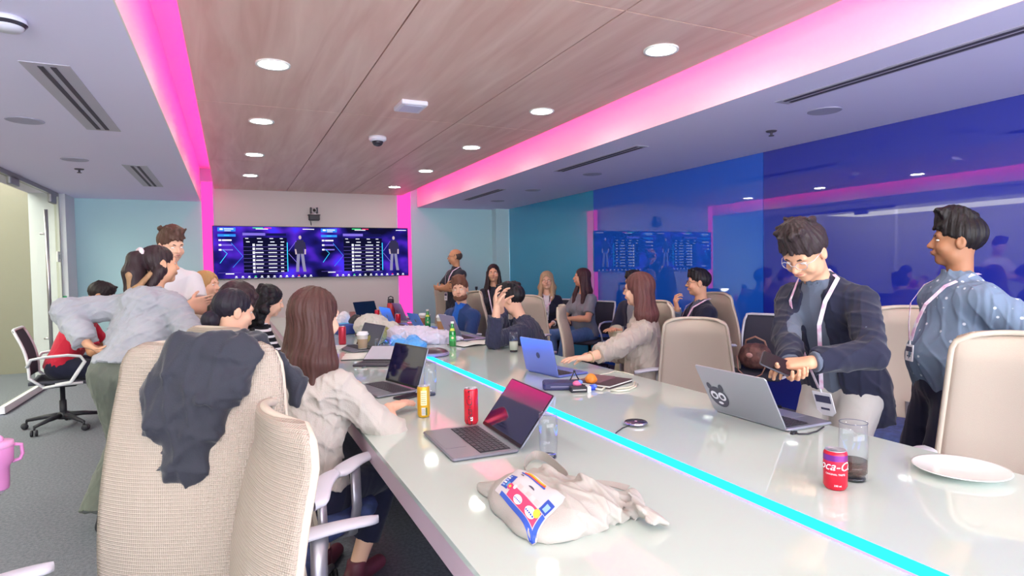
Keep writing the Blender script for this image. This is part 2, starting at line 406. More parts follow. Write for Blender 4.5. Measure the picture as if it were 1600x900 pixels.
    for nm in 'RL':
        Sh, E_, w, dd, nn, cu, sd = arms[nm]; g = fi * (girth * .4 + .6)
        P += [cap(Sh, E_, .054 * S * g, .042 * S * g, k=.03), cap(E_, E_ + (w - E_) * .45, .043 * S * g, .041 * S * g, k=.015), cap(E_ + (w - E_) * .4, w, .041 * S * g, .026 * S * g, k=.015)]
        P += hand_prims(w, dd, nn, sd, cu, S * fi)
        hip, K_, an, td, sd = legs[nm]
        P += [cap(hip, K_, .083 * S * fi * girth, .056 * S * fi, k=.04), cap(K_, K_ + (an - K_) * .4, .054 * S * fi, .053 * S * fi, k=.02), cap(K_ + (an - K_) * .4, an, .053 * S * fi, .036 * S * fi, k=.02),
              cap(an - Z * .035 * S - td * .03 * S, an - Z * .05 * S + td * .14 * S, .034 * S * fi, .024 * S * fi, k=.02)]
    sk = mat('skin_' + skin, SKIN[skin], rough=.52, spec=.4, bump=(90, .08))
    body = soft('person', P, res, sk, origin=O); body.location = O
    if group: tag(body, label, 'person', group)
    else: tag(body, label, 'person')
    # --- face details
    if res < .0075 or True:
        wh = mat('eye_white', 'e9e6e2', rough=.25); ir = mat('eye_iris', '2a1a12', rough=.2)
        for q in (-1, 1):
            m = MB(); c = H(q * .032, .0752, .002) - O; M3 = Matrix(np.array([HR, HF, HZ]).T.tolist())
            m.sphere(c, (.0135 * h_, .0115 * h_, .0060 * h_), 12, 8, M3); m.m = 1
            c2 = H(q * .032, .0808, .001) - O; m.sphere(c2, (.0058 * h_, .0020 * h_, .0056 * h_), 10, 6, M3)
            m.build('eye', [wh, ir], body, smooth=True)
    hc = (hair or {}).get('c', '1c1615')
    if hair is None or not hair.get('nobrow'):
        m = MB()
        for q in (-1, 1):
            m.tube([H(q * x, y, z) - O for x, y, z in ((.016, .088, .021), (.032, .0885, .0265), (.048, .078, .021))], .0036 * h_, 6, rs=[.0036 * h_, .004 * h_, .002 * h_])
        m.build('eyebrows', hair_mat(hc), body, smooth=True)
    m = MB()
    for z, y in ((-.0535, .099), (-.0625, .097)): m.tube([H(x, y - abs(x) * .35, z + abs(x) * .05) - O for x in (-.023, -.012, 0, .012, .023)], .004 * h_, 6, rs=[.0015 * h_, .0042 * h_, .0048 * h_, .0042 * h_, .0015 * h_])
    m.build('lips', mat('lips', 'b4706a' if fem else 'a8705f', rough=.45), body, smooth=True)
    # --- top
    if top:
        e = top.get('e', .012); t = top.get('sleeve', 2.0); hem = top.get('hem', -.06); hemp = pel + T * hem * S
        cl = [(hemp, -T)]
        Q = torso(e)
        for p in Q: p['clips'] = list(p['clips']) + cl
        for nm in 'RL':
            Sh, E_, w, dd, nn, cu, sd = arms[nm]; g = fi * (girth * .4 + .6)
            if t <= 1: u = unit(E_ - Sh); Q.append(cap(Sh, E_, .053 * S * g + e * .8, .047 * S * g + e * 1.3, k=.04, clips=[(Sh + (E_ - Sh) * t, u)]))
            else:
                tt = t - 1; u = unit(w - E_)
                Q += [cap(Sh, E_, .053 * S * g + e * .7, .043 * S * g + e * 1.1, k=.04), cap(E_, w, .043 * S * g + e * 1.1, .031 * S * g + e, k=.02, clips=[(E_ + (w - E_) * min(tt, .97), u)])]
        nd = top.get('neck', .0)
        if top.get('collar'):
            ch = top['collar']; Q.append(cap(N - T * .03 * S, N + T * ch * S + Fp * .006, .063 * S * fi + e * .6, .056 * S * fi + e * .5, k=.012, clips=[(N + T * (ch * .8) * S, unit(T - Fp * .35))]))
        Q.append(cap(N + T * .0 * S + Fp * .01 * S, N + T * .2 * S + Fp * .015 * S, (.052 + nd) * S * fi, (.056 + nd) * S * fi, k=.006, sub=True, clips=[]))
        if top.get('vneck'): Q.append(cap(N + Fs * .10 * S, N - T * top['vneck'] * S + Fs * .14 * S, .05 * S, .012 * S, k=.006, sub=True))
        if top.get('hood'):
            Q += [cap(N - T * .03 * S - A * .085 * S - Fs * .04 * S, N - T * .07 * S - Fs * .10 * S, .035 * S, .045 * S, k=.03), cap(N - T * .03 * S + A * .085 * S - Fs * .04 * S, N - T * .07 * S - Fs * .10 * S, .035 * S, .045 * S, k=.03),
                  ell(N - T * .1 * S - Fs * .11 * S, V(.11, .05, .08) * S, np.array([A, Fs, T]), k=.03)]
        o = soft(top.get('name', 'shirt'), Q, res, top['m'], body, origin=O, disp=folds(top.get('fold', .006), seed))
        if top.get('label'): o['label'] = top['label']
    # --- open jacket over the top
    if top and top.get('jacket'):
        J = top['jacket']; e = e + .014; hem = J.get('hem', -.16); Q = torso(e)
        for p in Q: p['clips'] = [(pel + T * hem * S, -T)]
        if hem < -.1:
            Q.append(cap(pel + (R * -.05 - T * .02) * S, pel + (R * -.05 + T * (hem - .05)) * S, .115 * S + e, k=.05, flat=(Fp, .85), clips=[(pel + T * hem * S, -T)]))
            Q.append(cap(pel + (R * .05 - T * .02) * S, pel + (R * .05 + T * (hem - .05)) * S, .115 * S + e, k=.05, flat=(Fp, .85), clips=[(pel + T * hem * S, -T)]))
        for nm in 'RL':
            Sh, E_, w, dd, nn, cu, sd = arms[nm]; u = unit(w - E_); g = fi
            Q += [cap(Sh, E_, .051 * S * g + e * .7, .043 * S * g + e * .75, k=.04), cap(E_, w, .043 * S * g + e * .75, .031 * S * g + e * .7, k=.02, clips=[(E_ + (w - E_) * J.get('sl', .93), u)])]
        op = J.get('open', .045)
        Q.append(cap(N + T * .03 * S + Fp * .05 * S, N + T * .2 * S, .066 * S, k=.006, sub=True))
        Q.append(cap(N + T * .02 * S + Fs * .13 * S, pel + T * .02 * S + Fp * .22 * S, .05 * S, (op + .02) * S, k=.008, sub=True, flat=(Fp, 2.2)))
        Q.append(cap(pel + T * .05 * S + Fp * .22 * S, pel - T * .4 * S + Fp * .24 * S, (op + .02) * S, (op + .08) * S, k=.008, sub=True, flat=(Fp, 2.2)))
        soft(J.get('name', 'jacket'), Q, res, J['m'], body, origin=O, disp=folds(J.get('fold', .005), seed + 50))
    # --- trousers
    if pants:
        e = pants.get('e', .012); cp = pel + T * .03 * S; Q = [cap(pel + (R * -.07 - Z * .01) * S, pel + (R * .07 - Z * .01) * S, .102 * S * girth + e * .35, k=.05, flat=(Fp, .86), clips=[(pel + T * .06 * S, T)])]
        if belly: Q.append(ell(pel + Fp * .03 * S, V(.14, .13, .1) * S * belly, k=.05, clips=[(pel + T * .06 * S, T)]))
        for nm in 'RL':
            hip, K_, an, td, sd = legs[nm]; u = unit(an - K_); fl = pants.get('flare', 0)
            Q += [cap(hip, K_, .088 * S * fi * girth + e, .06 * S * fi + e, k=.05), cap(K_, an, .06 * S * fi + e, .045 * S * fi + e * 1.3 + fl, k=.02, clips=[(K_ + (an - K_) * pants.get('len', .97), u)])]
        soft('trousers', Q, res, pants['m'], body, origin=O, disp=folds(pants.get('fold', .005), seed + 9))
    if shoes:
        for nm in 'RL':
            hip, K_, an, td, sd = legs[nm]; b = an - Z * .045 * S; fl = (an - Z * .083 * S, -Z)
            if legR or legL: fl = (an - Z * .085 * S, V(0, 0, -1))
            Q = [cap(b - td * .035 * S, b + td * .16 * S - Z * .008 * S, .04 * S, .034 * S, k=.02, clips=[fl]), cap(an + Z * .02 * S, b - td * .02 * S, .042 * S, .04 * S, k=.02, clips=[fl, (an + Z * .03 * S, Z)])]
            soft('shoe', Q, max(res, .007), mat('shoe_' + shoes, shoes, rough=.5), body, origin=O)
    # --- hair
    if hair:
        ty = hair['t']; hm = hair_mat(hc, hair.get('c2')); x = hair.get('x', 0.)
        def face(y=.078, z=-.02, r=(.056, .055, .088)): return ell(H(0, y, z), V(*r) * h_, HA, k=.012, sub=True)
        Q = [ell(H(0, -.016, .038), V(.084 + x, .102 + x, .09 + x) * h_, HA, k=.02)]
        rnd = np.random.RandomState(seed)
        if ty == 'short':
            tp = hair.get('top', .012)
            Q += [ell(H(0, .02, .085 + tp * .5), V(.068, .075, .04 + tp) * h_, HA, k=.025)]
            for i in range(hair.get('tuft', 10)):
                a = rnd.uniform(-.05, .05); b = rnd.uniform(-.05, .085); Q.append(cap(H(a, b - .02, .1 + tp * .6), H(a * 1.25, b + .012, .112 + tp + rnd.uniform(-.004, .01)), .018 * h_, .008 * h_, k=.012))
            Q += [ell(H(0, .095, -.035), V(.075, .072, .098) * h_, HA, k=.012, sub=True), cap(H(-.12, 0, -.105), H(.12, 0, -.105), .066 * h_, k=.01, sub=True),
                  cap(H(-.12, .052, -.03), H(.12, .052, -.03), .05 * h_, k=.01, sub=True)]
            for i in range(hair.get('fringe', 9)):
                a = -.06 + .12 * i / max(1, hair.get('fringe', 9) - 1) + rnd.uniform(-.006, .006); f_ = math.sqrt(1 - (a / .078) ** 2)
                Q.append(cap(H(a * .9, .05 * f_, .105), H(a + rnd.uniform(-.012, .012), .094 * f_, .062 + rnd.uniform(-.008, .012) - hair.get('low', 0.)), .02 * h_, .006 * h_, k=.008))
            for q in (-1, 1): Q.append(ell(H(q * .09, .0, -.018), V(.02, .026, .036) * h_, HA, k=.006, sub=True))
        elif ty == 'bald':
            Q = [ell(H(0, -.024, .015), V(.080, .094, .075) * h_, HA, k=.01), ell(H(0, .02, .08), V(.1, .11, .055) * h_, HA, k=.015, sub=True), ell(H(0, .07, -.02), V(.1, .075, .1) * h_, HA, k=.01, sub=True), cap(H(-.12, 0, -.12), H(.12, 0, -.12), .07 * h_, k=.01, sub=True)]
        else:
            Q.append(face())
            if hair.get('fringe'): Q.append(cap(H(-.05, .075, .06), H(.05, .075, .06), .022 * h_, k=.02))
            if ty == 'long':
                Ln = hair.get('len', .3); bk = hair.get('back', 1.)
                fl = (HF * .7, .6)
                for a, y0, y1, r0, r1, dl in ((-.066, -.01, -.05, .030, .034, 1.), (.066, -.01, -.05, .030, .034, 1.), (-.045, -.05, -.085, .042, .05, 1.05), (.045, -.05, -.085, .042, .05, 1.0), (0, -.065, -.1, .045, .055, 1.08)):
                    p0 = H(a, y0, 0); e_ = p0 + (A * a * .5 - Z * (Ln * dl) ) * h_ - Fs * .02 + (0 if bk else Fs * .1)
                    mid = (p0 + e_) / 2 - Fs * .012 + A * a * .2
                    Q += [cap(p0, mid, r0 * h_, r1 * h_, k=.03), cap(mid, e_, r1 * h_, .018 * h_, k=.03)]
                for i in range(16):
                    a = rnd.uniform(-.085, .085); p0 = H(a, -.075 - .02 * math.cos(a * 18), -.02 - Ln * .4); Q.append(cap(p0, p0 + (-Z * Ln * rnd.uniform(.45, .75) + A * a * .35) * h_ - Fs * rnd.uniform(0, .03), .022 * h_, .004 * h_, k=.012))
                if hair.get('front'):
                    for q in (-1, 1):
                        p0 = H(q * .07, .015, .0); mid = N - T * .03 * S + A * q * .085 * S + Fs * .075 * S; e_ = N - T * (Ln - .12) * S + A * q * .08 * S + Fs * .13 * S
                        Q += [cap(p0, mid, .026 * h_, .03 * h_, k=.02), cap(mid, e_, .032 * h_, .014 * h_, k=.02)]
            if ty == 'pony':
                pp = [np.array(p) for p in hair['pts'](H, Z)]; rr = hair.get('rs', [.03] * len(pp))
                for i in range(len(pp) - 1): Q.append(cap(pp[i], pp[i + 1], rr[i], rr[i + 1], k=.015))
            if ty == 'bun':
                Q.append(ell(H(*hair.get('at', (0, -.10, -.05))), V(.055, .05, .05) * h_, HA, k=.012))
            if ty == 'curly':
                Ln = hair.get('len', .2)
                Q += [cap(H(0, -.06, 0), H(0, -.085, -Ln * .8), .07 * h_, .05 * h_, k=.03), cap(H(-.05, -.04, 0), H(-.05, -.06, -Ln * .7), .045 * h_, .035 * h_, k=.03), cap(H(.05, -.04, 0), H(.05, -.06, -Ln * .7), .045 * h_, .035 * h_, k=.03)]
                for i in range(hair.get('n', 60)):
                    a = rnd.uniform(-math.pi, math.pi); zz = rnd.uniform(-Ln, .10); rad = .088 + x + (.03 * (zz < 0))
                    if abs(a) < .95 and zz < .055: continue
                    if zz < .045 and abs(a) < 1.45: continue
                    if zz < -.09 and abs(a) < 1.8: continue
                    yy = math.cos(a) * rad; xx = math.sin(a) * rad; c = math.sqrt(max(.1, 1 - max(0, zz - .02) ** 2 / .011)) if zz > .02 else 1
                    Q.append(ell(H(xx * c, yy * c - .015, zz), V(1, 1, 1.2) * rnd.uniform(.018, .03) * h_, k=.01))
        if 'add' in hair:
            for a_, b_, r0, r1 in hair['add'](H, Z): Q.append(cap(a_, b_, r0, r1, k=.02))
        def hd(Pp):
            d_ = Pp - Hc; ux = d_ @ HR; uy = d_ @ HF; an_ = np.arctan2(ux, -uy); return .0016 * np.sin(an_ * 46 + 3 * np.sin(d_[:, 2] * 30)) + .0018 * np.sin(an_ * 17 + 1.)
        soft('hair', Q, res, hm, body, origin=O, disp=hd if ty != 'curly' else folds(.006, seed, 3.5))
    if beard:
        Q = [ell(H(0, .022, -.066), V(.066, .066, .052) * h_, HA, k=.01), cap(H(-.04, .028, -.078), H(.04, .028, -.078), .032 * h_, k=.02), ell(H(0, .062, -.096), V(.027, .022, .021) * h_, HA, k=.02),
             ell(H(0, .103, -.052), V(.032, .02, .011) * h_, HA, k=.004, sub=True), ell(H(0, -.05, -.06), V(.12, .06, .12) * h_, HA, k=.005, sub=True), cap(H(-.1, .06, -.012), H(.1, .06, -.012), .03 * h_, k=.006, sub=True)]
        if beard.get('goatee'): Q = [ell(H(0, .066, -.092), V(.026, .021, .025) * h_, HA, k=.01)]
        soft('beard', Q, min(res, .006), hair_mat(beard['c']), body, origin=O)
    if glasses:
        m = MB(); gm = mat('glasses_' + glasses, glasses, rough=.3, metal=.4)
        for q in (-1, 1):
            m.tube([H(q * .034 + .0245 * math.cos(a) , .106 - .012 * abs(math.cos(a) * .0 + q * (q * .034 + .0245 * math.cos(a)) / .06), .0 + .0185 * math.sin(a)) - O for a in [i * math.pi / 8 for i in range(16)]], .0016 * h_, 6, closed=True)
            m.tube([H(q * .059, .094, .006) - O, H(q * .077, .06, .006) - O, H(q * .082, -.005, .008) - O, H(q * .08, -.02, -.004) - O], .0016 * h_, 6)
        m.tube([H(-.01, .107, .004) - O, H(0, .111, .007) - O, H(.01, .107, .004) - O], .0014 * h_, 6)
        m.build('glasses', gm, body, smooth=True)
    if lanyard:
        m = MB(); d = lanyard.get('drop', .30); le = (top or {}).get('e', .01) * 1.1 + (.016 if (top or {}).get('jacket') else 0) ; fo = lanyard.get('f', .115) + le * .8; lm = lanyard.get('m') or mat('lanyard_white', 'e6e4ee', rough=.6)
        tip = N - T * d * S + Fs * (fo + .045) * S
        for q in (-1, 1):
            pts = [N - Fs * (.06 + le) * S + T * .035 * S, N + A * q * (.066 + le) * S + T * .03 * S, N + A * q * (.07 + le * .5) * S + Fs * (.085 + le) * S - T * .03 * S, N + A * q * .062 * S + Fs * (fo + .02) * S - T * .12 * S, N + A * q * .03 * S + Fs * (fo + .04) * S - T * d * .72 * S, tip + A * q * .006]
            cs = []
            for i in range(len(pts) - 1):
                for u in (0, .25, .5, .75): cs.append(pts[i] * (1 - u) + pts[i + 1] * u)
            cs.append(pts[-1])
            # flat ribbon
            vs = []; 
            for i, p in enumerate(cs):
                tg = unit(cs[min(i + 1, len(cs) - 1)] - cs[max(i - 1, 0)]); out_ = unit(np.cross(tg, np.cross(p - (N - T * .15 * S), tg))); wd = unit(np.cross(tg, out_)) * .0085 * S
                vs += [p - wd - O, p + wd - O, p + wd + out_ * .0016 - O, p - wd + out_ * .0016 - O]
            fs = []
            for i in range(len(cs) - 1):
                for k in range(4): l = (k + 1) % 4; fs.append((i * 4 + k, i * 4 + 4 + k, i * 4 + 4 + l, i * 4 + l))
            m.add(vs, fs)
        m.build('lanyard', lm, body)
        bw, bh = lanyard.get('badge', (.085, .12)); bt = lanyard.get('tilt', 0)
        bz = V(0, 0, -1); M3 = Matrix(np.array([A, Fs, T]).T.tolist())
        b = MB(); c = tip - T * (bh / 2 + .02) * S; b.box(c - O, (bw * S, .004, bh * S), M=M3)
        b.m = 1; b.box(c - O + Fs * .003 + T * bh * .22 * S, (bw * .8 * S, .002, bh * .3 * S), M=M3); b.box(c - O + Fs * .003 - T * bh * .2 * S, (bw * .45 * S, .002, bh * .08 * S), M=M3)
        b.m = 0; b.tube([tip - O, c - O + T * bh * .5 * S], .004 * S, 6)
        b.build('badge', [mat('badge_white', 'eceaf2', rough=.35), mat('badge_print', '4a4a66', rough=.4)], body)
    if extra: extra(body, O, H, dict(N=N, T=T, A=A, F=Fs, S=S, pel=pel, R=R, Fp=Fp, arms=arms, legs=legs, Hc=Hc, HR=HR, HF=HF, HZ=HZ))
    return body
# ------------------------------------------------------------------ the room shell
XL, XR, YB, YF = -2.34, 4.83, 10.7, -3.0
ZS, ZW, ZT = 2.5, 2.7, 3.02     # side soffit, wood raft, top of the cove
def flat_noise(name, c1, c2, scale, st=(1, 1, 1), rough=.8, spec=.3): return mat(name, c1, rough=rough, spec=spec, vary=(c2, scale, st))
m_paint = mat('paint_white', 'ebe4ff', rough=.85, spec=.2)
m_fascia = mat('paint_cove', 'f0ecec', rough=.8)
m_aqua = mat('paint_aqua', 'b4d6de', rough=.7, spec=.3)
m_panel = mat('paint_cream', 'cfc6c6', rough=.75)
m_carpet = mat('carpet', '7c7f88', rough=.98, spec=.1, bump=(220, .8), vary=('696c76', 60))
def wood():
    m = bpy.data.materials.new('wood_veneer'); m.use_nodes = True; nt = m.node_tree; b = nt.nodes['Principled BSDF']
    tc = nt.nodes.new('ShaderNodeTexCoord'); mp = nt.nodes.new('ShaderNodeMapping'); mp.inputs['Scale'].default_value = (1, .09, 1)
    n1 = nt.nodes.new('ShaderNodeTexNoise'); n1.inputs['Scale'].default_value = 9; n1.inputs['Detail'].default_value = 8; n1.inputs['Distortion'].default_value = .6
    rp = nt.nodes.new('ShaderNodeValToRGB'); rp.color_ramp.elements[0].position = .3; rp.color_ramp.elements[1].position = .75
    rp.color_ramp.elements[0].color = lin('dcb0a2'); rp.color_ramp.elements[1].color = lin('f2d2c4')
    nt.links.new(tc.outputs['Object'], mp.inputs[0]); nt.links.new(mp.outputs[0], n1.inputs['Vector']); nt.links.new(n1.outputs['Fac'], rp.inputs[0]); nt.links.new(rp.outputs[0], b.inputs['Base Color'])
    b.inputs['Roughness'].default_value = .45; return m
m_wood = wood()
m_dark = mat('dark_gap', '3a3238', rough=.9)
def slab(name, x0, x1, y0, y1, z0, z1, m, st=True):
    b = MB(); b.box(((x0 + x1) / 2, (y0 + y1) / 2, (z0 + z1) / 2), (x1 - x0, y1 - y0, z1 - z0)); o = b.build(name, m)
    return struct(o) if st else o
slab('floor', -4.2, XR + .2, YF, YB + .2, -.1, 0, m_carpet)
slab('wall_back_corridor', -4.2, XL - .1, YB, YB + .12, 0, ZT + .1, mat('corridor_wall', '8c8678', rough=.7))
slab('wall_back', XL - .1, XR + .2, YB, YB + .12, 0, ZT + .1, m_aqua)
slab('wall_back_panel', -.2, 2.69, YB - .07, YB - .002, 0, ZW, m_panel)
# end wall behind the viewer: only a sill, opening added for fill light
slab('wall_front', -4.2, XR + .2, YF - .12, YF, 0, .35, mat('paint_front', 'c8ccd6', rough=.8))
slab('wall_left_far', -4.32, -4.2, YF, YB + .12, 0, ZT + .1, mat('corridor_wall', '8c8678', rough=.7))
slab('wall_left_column', XL - .1, -2.03, 10.15, YB - .002, 0, ZS, mat('column_paint', 'd2d4dc', rough=.7))
slab('wall_right_column', 4.56, XR, 10.5, YB - .002, 0, ZS, mat('column_pale', 'bcd6dc', rough=.7))
# soffits and the wood raft between them
slab('ceiling_left', -2.45, -.4, YF, YB, ZS, ZT + .1, m_paint)
slab('ceiling_right', 3.1, XR + .2, YF, YB, ZS, ZT + .1, m_paint)
slab('ceiling_cove', -.4, 3.1, YF, YB, ZT, ZT + .1, m_fascia)
slab('trim_cove_left', -.4, -.392, YF, YB - .02, ZS, ZT, m_fascia)
slab('trim_cove_right', 3.092, 3.1, YF, YB - .02, ZS, ZT, m_fascia)
b = MB()
xs = [-.2, .87, 1.87, 2.8]; ys = [YF + .01, -.1, 2.6, 5.2, 7.85, YB - .075]
for i in range(3):
    for j in range(5):
        g = .009; b.box(((xs[i] + xs[i + 1]) / 2, (ys[j] + ys[j + 1]) / 2, ZW + .015), (xs[i + 1] - xs[i] - g, ys[j + 1] - ys[j] - g, .03))
struct(b.build('ceiling_wood_raft', m_wood))
slab('ceiling_raft_backing', -.19, 2.79, YF + .02, YB - .08, ZW + .031, ZW + .05, m_dark)
# right wall: back-painted glass panels in three blues
def blue_glass(name, c, refl, hue='ffffff'):
    m = bpy.data.materials.new(name); m.use_nodes = True; nt = m.node_tree; nt.nodes.clear()
    o = nt.nodes.new('ShaderNodeOutputMaterial'); d = nt.nodes.new('ShaderNodeBsdfDiffuse'); g = nt.nodes.new('ShaderNodeBsdfGlossy'); mx = nt.nodes.new('ShaderNodeMixShader')
    d.inputs[0].default_value = lin(c); g.inputs[0].default_value = lin(hue); g.inputs[1].default_value = .015
    fr = nt.nodes.new('ShaderNodeFresnel'); fr.inputs[0].default_value = 1.5; ma = nt.nodes.new('ShaderNodeMath'); ma.operation = 'ADD'; ma.inputs[1].default_value = refl; ma.use_clamp = True
    nt.links.new(fr.outputs[0], ma.inputs[0]); nt.links.new(ma.outputs[0], mx.inputs[0]); nt.links.new(d.outputs[0], mx.inputs[1]); nt.links.new(g.outputs[0], mx.inputs[2]); nt.links.new(mx.outputs[0], o.inputs[0]); return m
mt = blue_glass('glass_teal', '2ba2cc', .08); mb_ = blue_glass('glass_blue', '2064dc', .09); mi = blue_glass('glass_indigo', '2634ac', .10)
for nm, y0, y1, m in (('wall_right_teal', 7.55, 10.498, mt), ('wall_right_blue', 4.44, 7.545, mb_), ('wall_right_indigo', .9, 4.435, mi), ('wall_right_indigo_near', YF, .895, mi)):
    slab(nm, XR, XR + .1, y0, y1, 0, ZS, m)
# left glass wall with its steel handle, rail and brackets
GX = -2.12
gl = glass('door_glass', 'eeeee2', .15, 1.65)
b = MB(); b.box((GX, 8.85, 1.27), (.012, 2.5, 2.4)); g1 = b.build('door_1', gl); struct(g1)
b = MB(); b.box((GX, 3.2, 1.27), (.012, 8.7, 2.4)); g2 = b.build('window_1', gl); struct(g2)
st = mat('brushed_steel', 'b9b4b8', rough=.28, metal=.85)
b = MB(); b.tube([(GX + .07, 9.25, .35), (GX + .07, 9.25, 2.2)], .021, 12); b.tube([(GX + .07, 9.25, .6), (GX, 9.25, .6)], .012, 8); b.tube([(GX + .07, 9.25, 1.9), (GX, 9.25, 1.9)], .012, 8)
b.build('door_handle', st, g1, smooth=True)
b = MB(); b.box((GX + .01, 8.85, .045), (.05, 2.5, .07)); b.build('bottom_rail', mat('rail_white', 'd8d6da', rough=.4), g1)
b = MB(); b.box((GX, 8.85, 2.475), (.05, 2.5, .05)); b.box((GX, 9.9, 2.4), (.05, .25, .12), bev=.02); b.box((GX, 8.3, 2.42), (.05, .3, .1), bev=.02); b.build('top_rail', mat('bracket_grey', '8d8a92', rough=.4, metal=.6), g1)
b = MB(); b.box((GX, 10.12, 1.25), (.05, .05, 2.5)); struct(b.build('trim_1', mat('frame_pale', 'bfc2bb', rough=.5)))
b = MB(); b.box((GX + .035, 9.95, 1.63), (.02, .16, .14), bev=.008); b.m = 1; b.box((GX + .048, 9.95, 1.63), (.006, .05, .06))
tag(b.build('wall_switch', [mat('switch_white', 'e8e8e4', rough=.4), mat('switch_grey', 'b4b8b8', rough=.4)]), 'white square light switch mounted beside the glass door', 'switch')
b = MB(); q = ony(95, 470, 10.14); b.box((-2.1, 10.14, q.z), (.1, .02, .13), bev=.01); b.m = 1; b.box((-2.1, 10.128, q.z), (.05, .006, .05))
tag(b.build('exit_button', [mat('button_green', '2f9a68', rough=.4), mat('button_pale', 'd0e8d8', rough=.4)]), 'small green exit button box on the pale corner column', 'button')
# pink led tape hidden above the raft edges, and in the two wall reveals
m_pink = glow('led_pink', 'ff1c84', PINK_E)
for x in (-.165, 2.765):
    b = MB(); b.box((x, 3.8, ZW + .068), (.05, 13.4, .03)); o = b.build('led_strip', m_pink)
    tag(o, 'pink LED cove strip running along the %s edge of the wooden ceiling' % ('left' if x < 0 else 'right'), 'light strip')
m_pinkw = glow('led_pink_wall', 'ff3c9c', 1.35)
for x, w_, s_ in ((-.3, .16, 'left'), (2.85, .24, 'right')):
    b = MB(); b.box((x, YB - .012, 1.42), (w_, .02, 2.78), bev=.005); o = b.build('wall_light_strip', m_pinkw)
    tag(o, 'tall pink glowing strip in the wall reveal %s of the screen' % s_, 'light strip')
# downlights
mr = mat('trim_ring', 'f2f0ee', rough=.5); mdl = glow('downlight_glow', 'f9fff0', DOWNLIGHT_E)
proto = None; k = 0
dl = [(.28, y) for y in (-2.0, -.5, 1.0, 2.55, 4.13, 5.72, 7.38, 9.0)] + [(2.4, y) for y in (-1.7, -.1, 1.42, 2.98, 4.53, 6.16, 7.85, 9.55)]
nmz = {4.13: 'nearest of the four in the left row', 5.72: 'second of the four in the left row', 7.38: 'third of the four in the left row', 9.0: 'farthest of the four in the left row',
       2.98: 'nearest and largest in the right row', 4.53: 'second of the five in the right row', 6.16: 'third of the five in the right row', 7.85: 'fourth of the five in the right row', 9.55: 'farthest in the right row by the screen wall'}
for x, y in dl:
    lb = 'round ceiling downlight, ' + nmz.get(y, 'behind the camera') if y in nmz else 'round ceiling downlight behind the viewer in the wooden ceiling'
    if proto is None:
        proto = thing('ceiling_downlight', lb, 'ceiling light', (x, y, ZW - .001), 0, 'round downlights in the wooden ceiling')
        b = MB(); b.lathe([(.105, .012), (.105, -.008), (.086, -.006), (.082, .004)], n=32, caps=False); b.build('trim_ring', mr, proto, smooth=True)
        b = MB(); b.lathe([(.0001, -.003), (.083, -.003)], n=32, caps=False); b.build('diffuser', mdl, proto)
    else: dup(proto, (x, y, ZW - .001), 0, lb)
# unseen area lamp in the corridor, also left open above for world light
def area(name, loc, rot_, sx, sy, e, c):
    L_ = bpy.data.lights.new(name, 'AREA'); L_.shape = 'RECTANGLE'; L_.size = sx; L_.size_y = sy; L_.energy = e; L_.color = c
    o = bpy.data.objects.new(name, L_); COL.objects.link(o); o.location = loc; o.rotation_euler = rot_; return o
area('corridor_light', (-3.2, 5, 2.45), (0, 0, 0), 1.2, 9, CORRIDOR_W * 1.2, (1, .98, .92))
# ---- small things on the ceiling
b = MB(); b.box((0, 0, 0), (.21, .26, .035), bev=.012); b.m = 1; b.box((0, 0, -.019), (.15, .19, .004), bev=.008)
o = b.build('wireless_access_point', [mat('device_white', 'e4e2f2', rough=.45), mat('device_white2', 'd2d4f0', rough=.4)], loc=(1.33, 4.72, ZW - .018)); tag(o, 'square white wireless access point under the wooden ceiling', 'ceiling device')
t = thing('dome_camera', 'white round dome security camera with dark lens under the wooden ceiling', 'camera', (1.35, 6.0, ZW))
b = MB(); b.lathe([(.0001, 0), (.085, 0), (.085, -.03), (.066, -.045), (.055, -.046)], n=28); b.build('housing', mat('device_white', 'e4e2f2', rough=.45), t, smooth=True)
b = MB(); b.lathe([(.055, -.04), (.052, -.062), (.038, -.082), (.018, -.092), (.0001, -.094)], n=24); b.build('lens_dome', mat('dome_dark', '37343f', rough=.12), t, smooth=True)
b = MB(); b.lathe([(.0001, 0), (.07, 0), (.072, -.02), (.05, -.05), (.0001, -.052)], n=28); b.m = 1; b.lathe([(.073, -.022), (.062, -.036)], n=28, caps=False)
tag(b.build('smoke_detector', [mat('device_white', 'e4e2f2', rough=.45), mat('dome_dark', '37343f')], loc=(-.84, 3.3, ZS), smooth=True), 'white smoke detector at the upper left corner of the ceiling', 'smoke detector')
vd = mat('vent_dark', '4b4352', rough=.7)
for x, y0, y1, lb, gname in ((-.85, 3.95, 5.55, 'long two-slot air vent in the left ceiling, nearest the viewer', 'L'), (-.86, 7.3, 8.95, 'short-looking far two-slot air vent in the left ceiling', 'L'),
                      (3.47, 1.4, 3.0, 'linear air vent nearest the viewer in the right ceiling', 'R'), (3.48, 4.62, 6.15, 'middle linear air vent in the right ceiling', 'R'), (3.5, 7.86, 9.25, 'farthest linear air vent in the right ceiling', 'R')):
    t = thing('air_vent', lb, 'air vent', (x, (y0 + y1) / 2, ZS), 0, 'linear slot air vents'); ln = y1 - y0
    b = MB(); b.box((0, 0, -.002), (.22 if gname == 'L' else .13, ln + .06, .004)); b.build('frame', mat('vent_frame', 'bdb6c6', rough=.6), t)
    for s in (-.028, .028): b = MB(); b.box((s, 0, -.0055), (.026, ln - .04, .004)); b.build('slot', vd, t)
m_sp = mat('speaker_grille', 'b3aec6', rough=.8, bump=(400, .6))
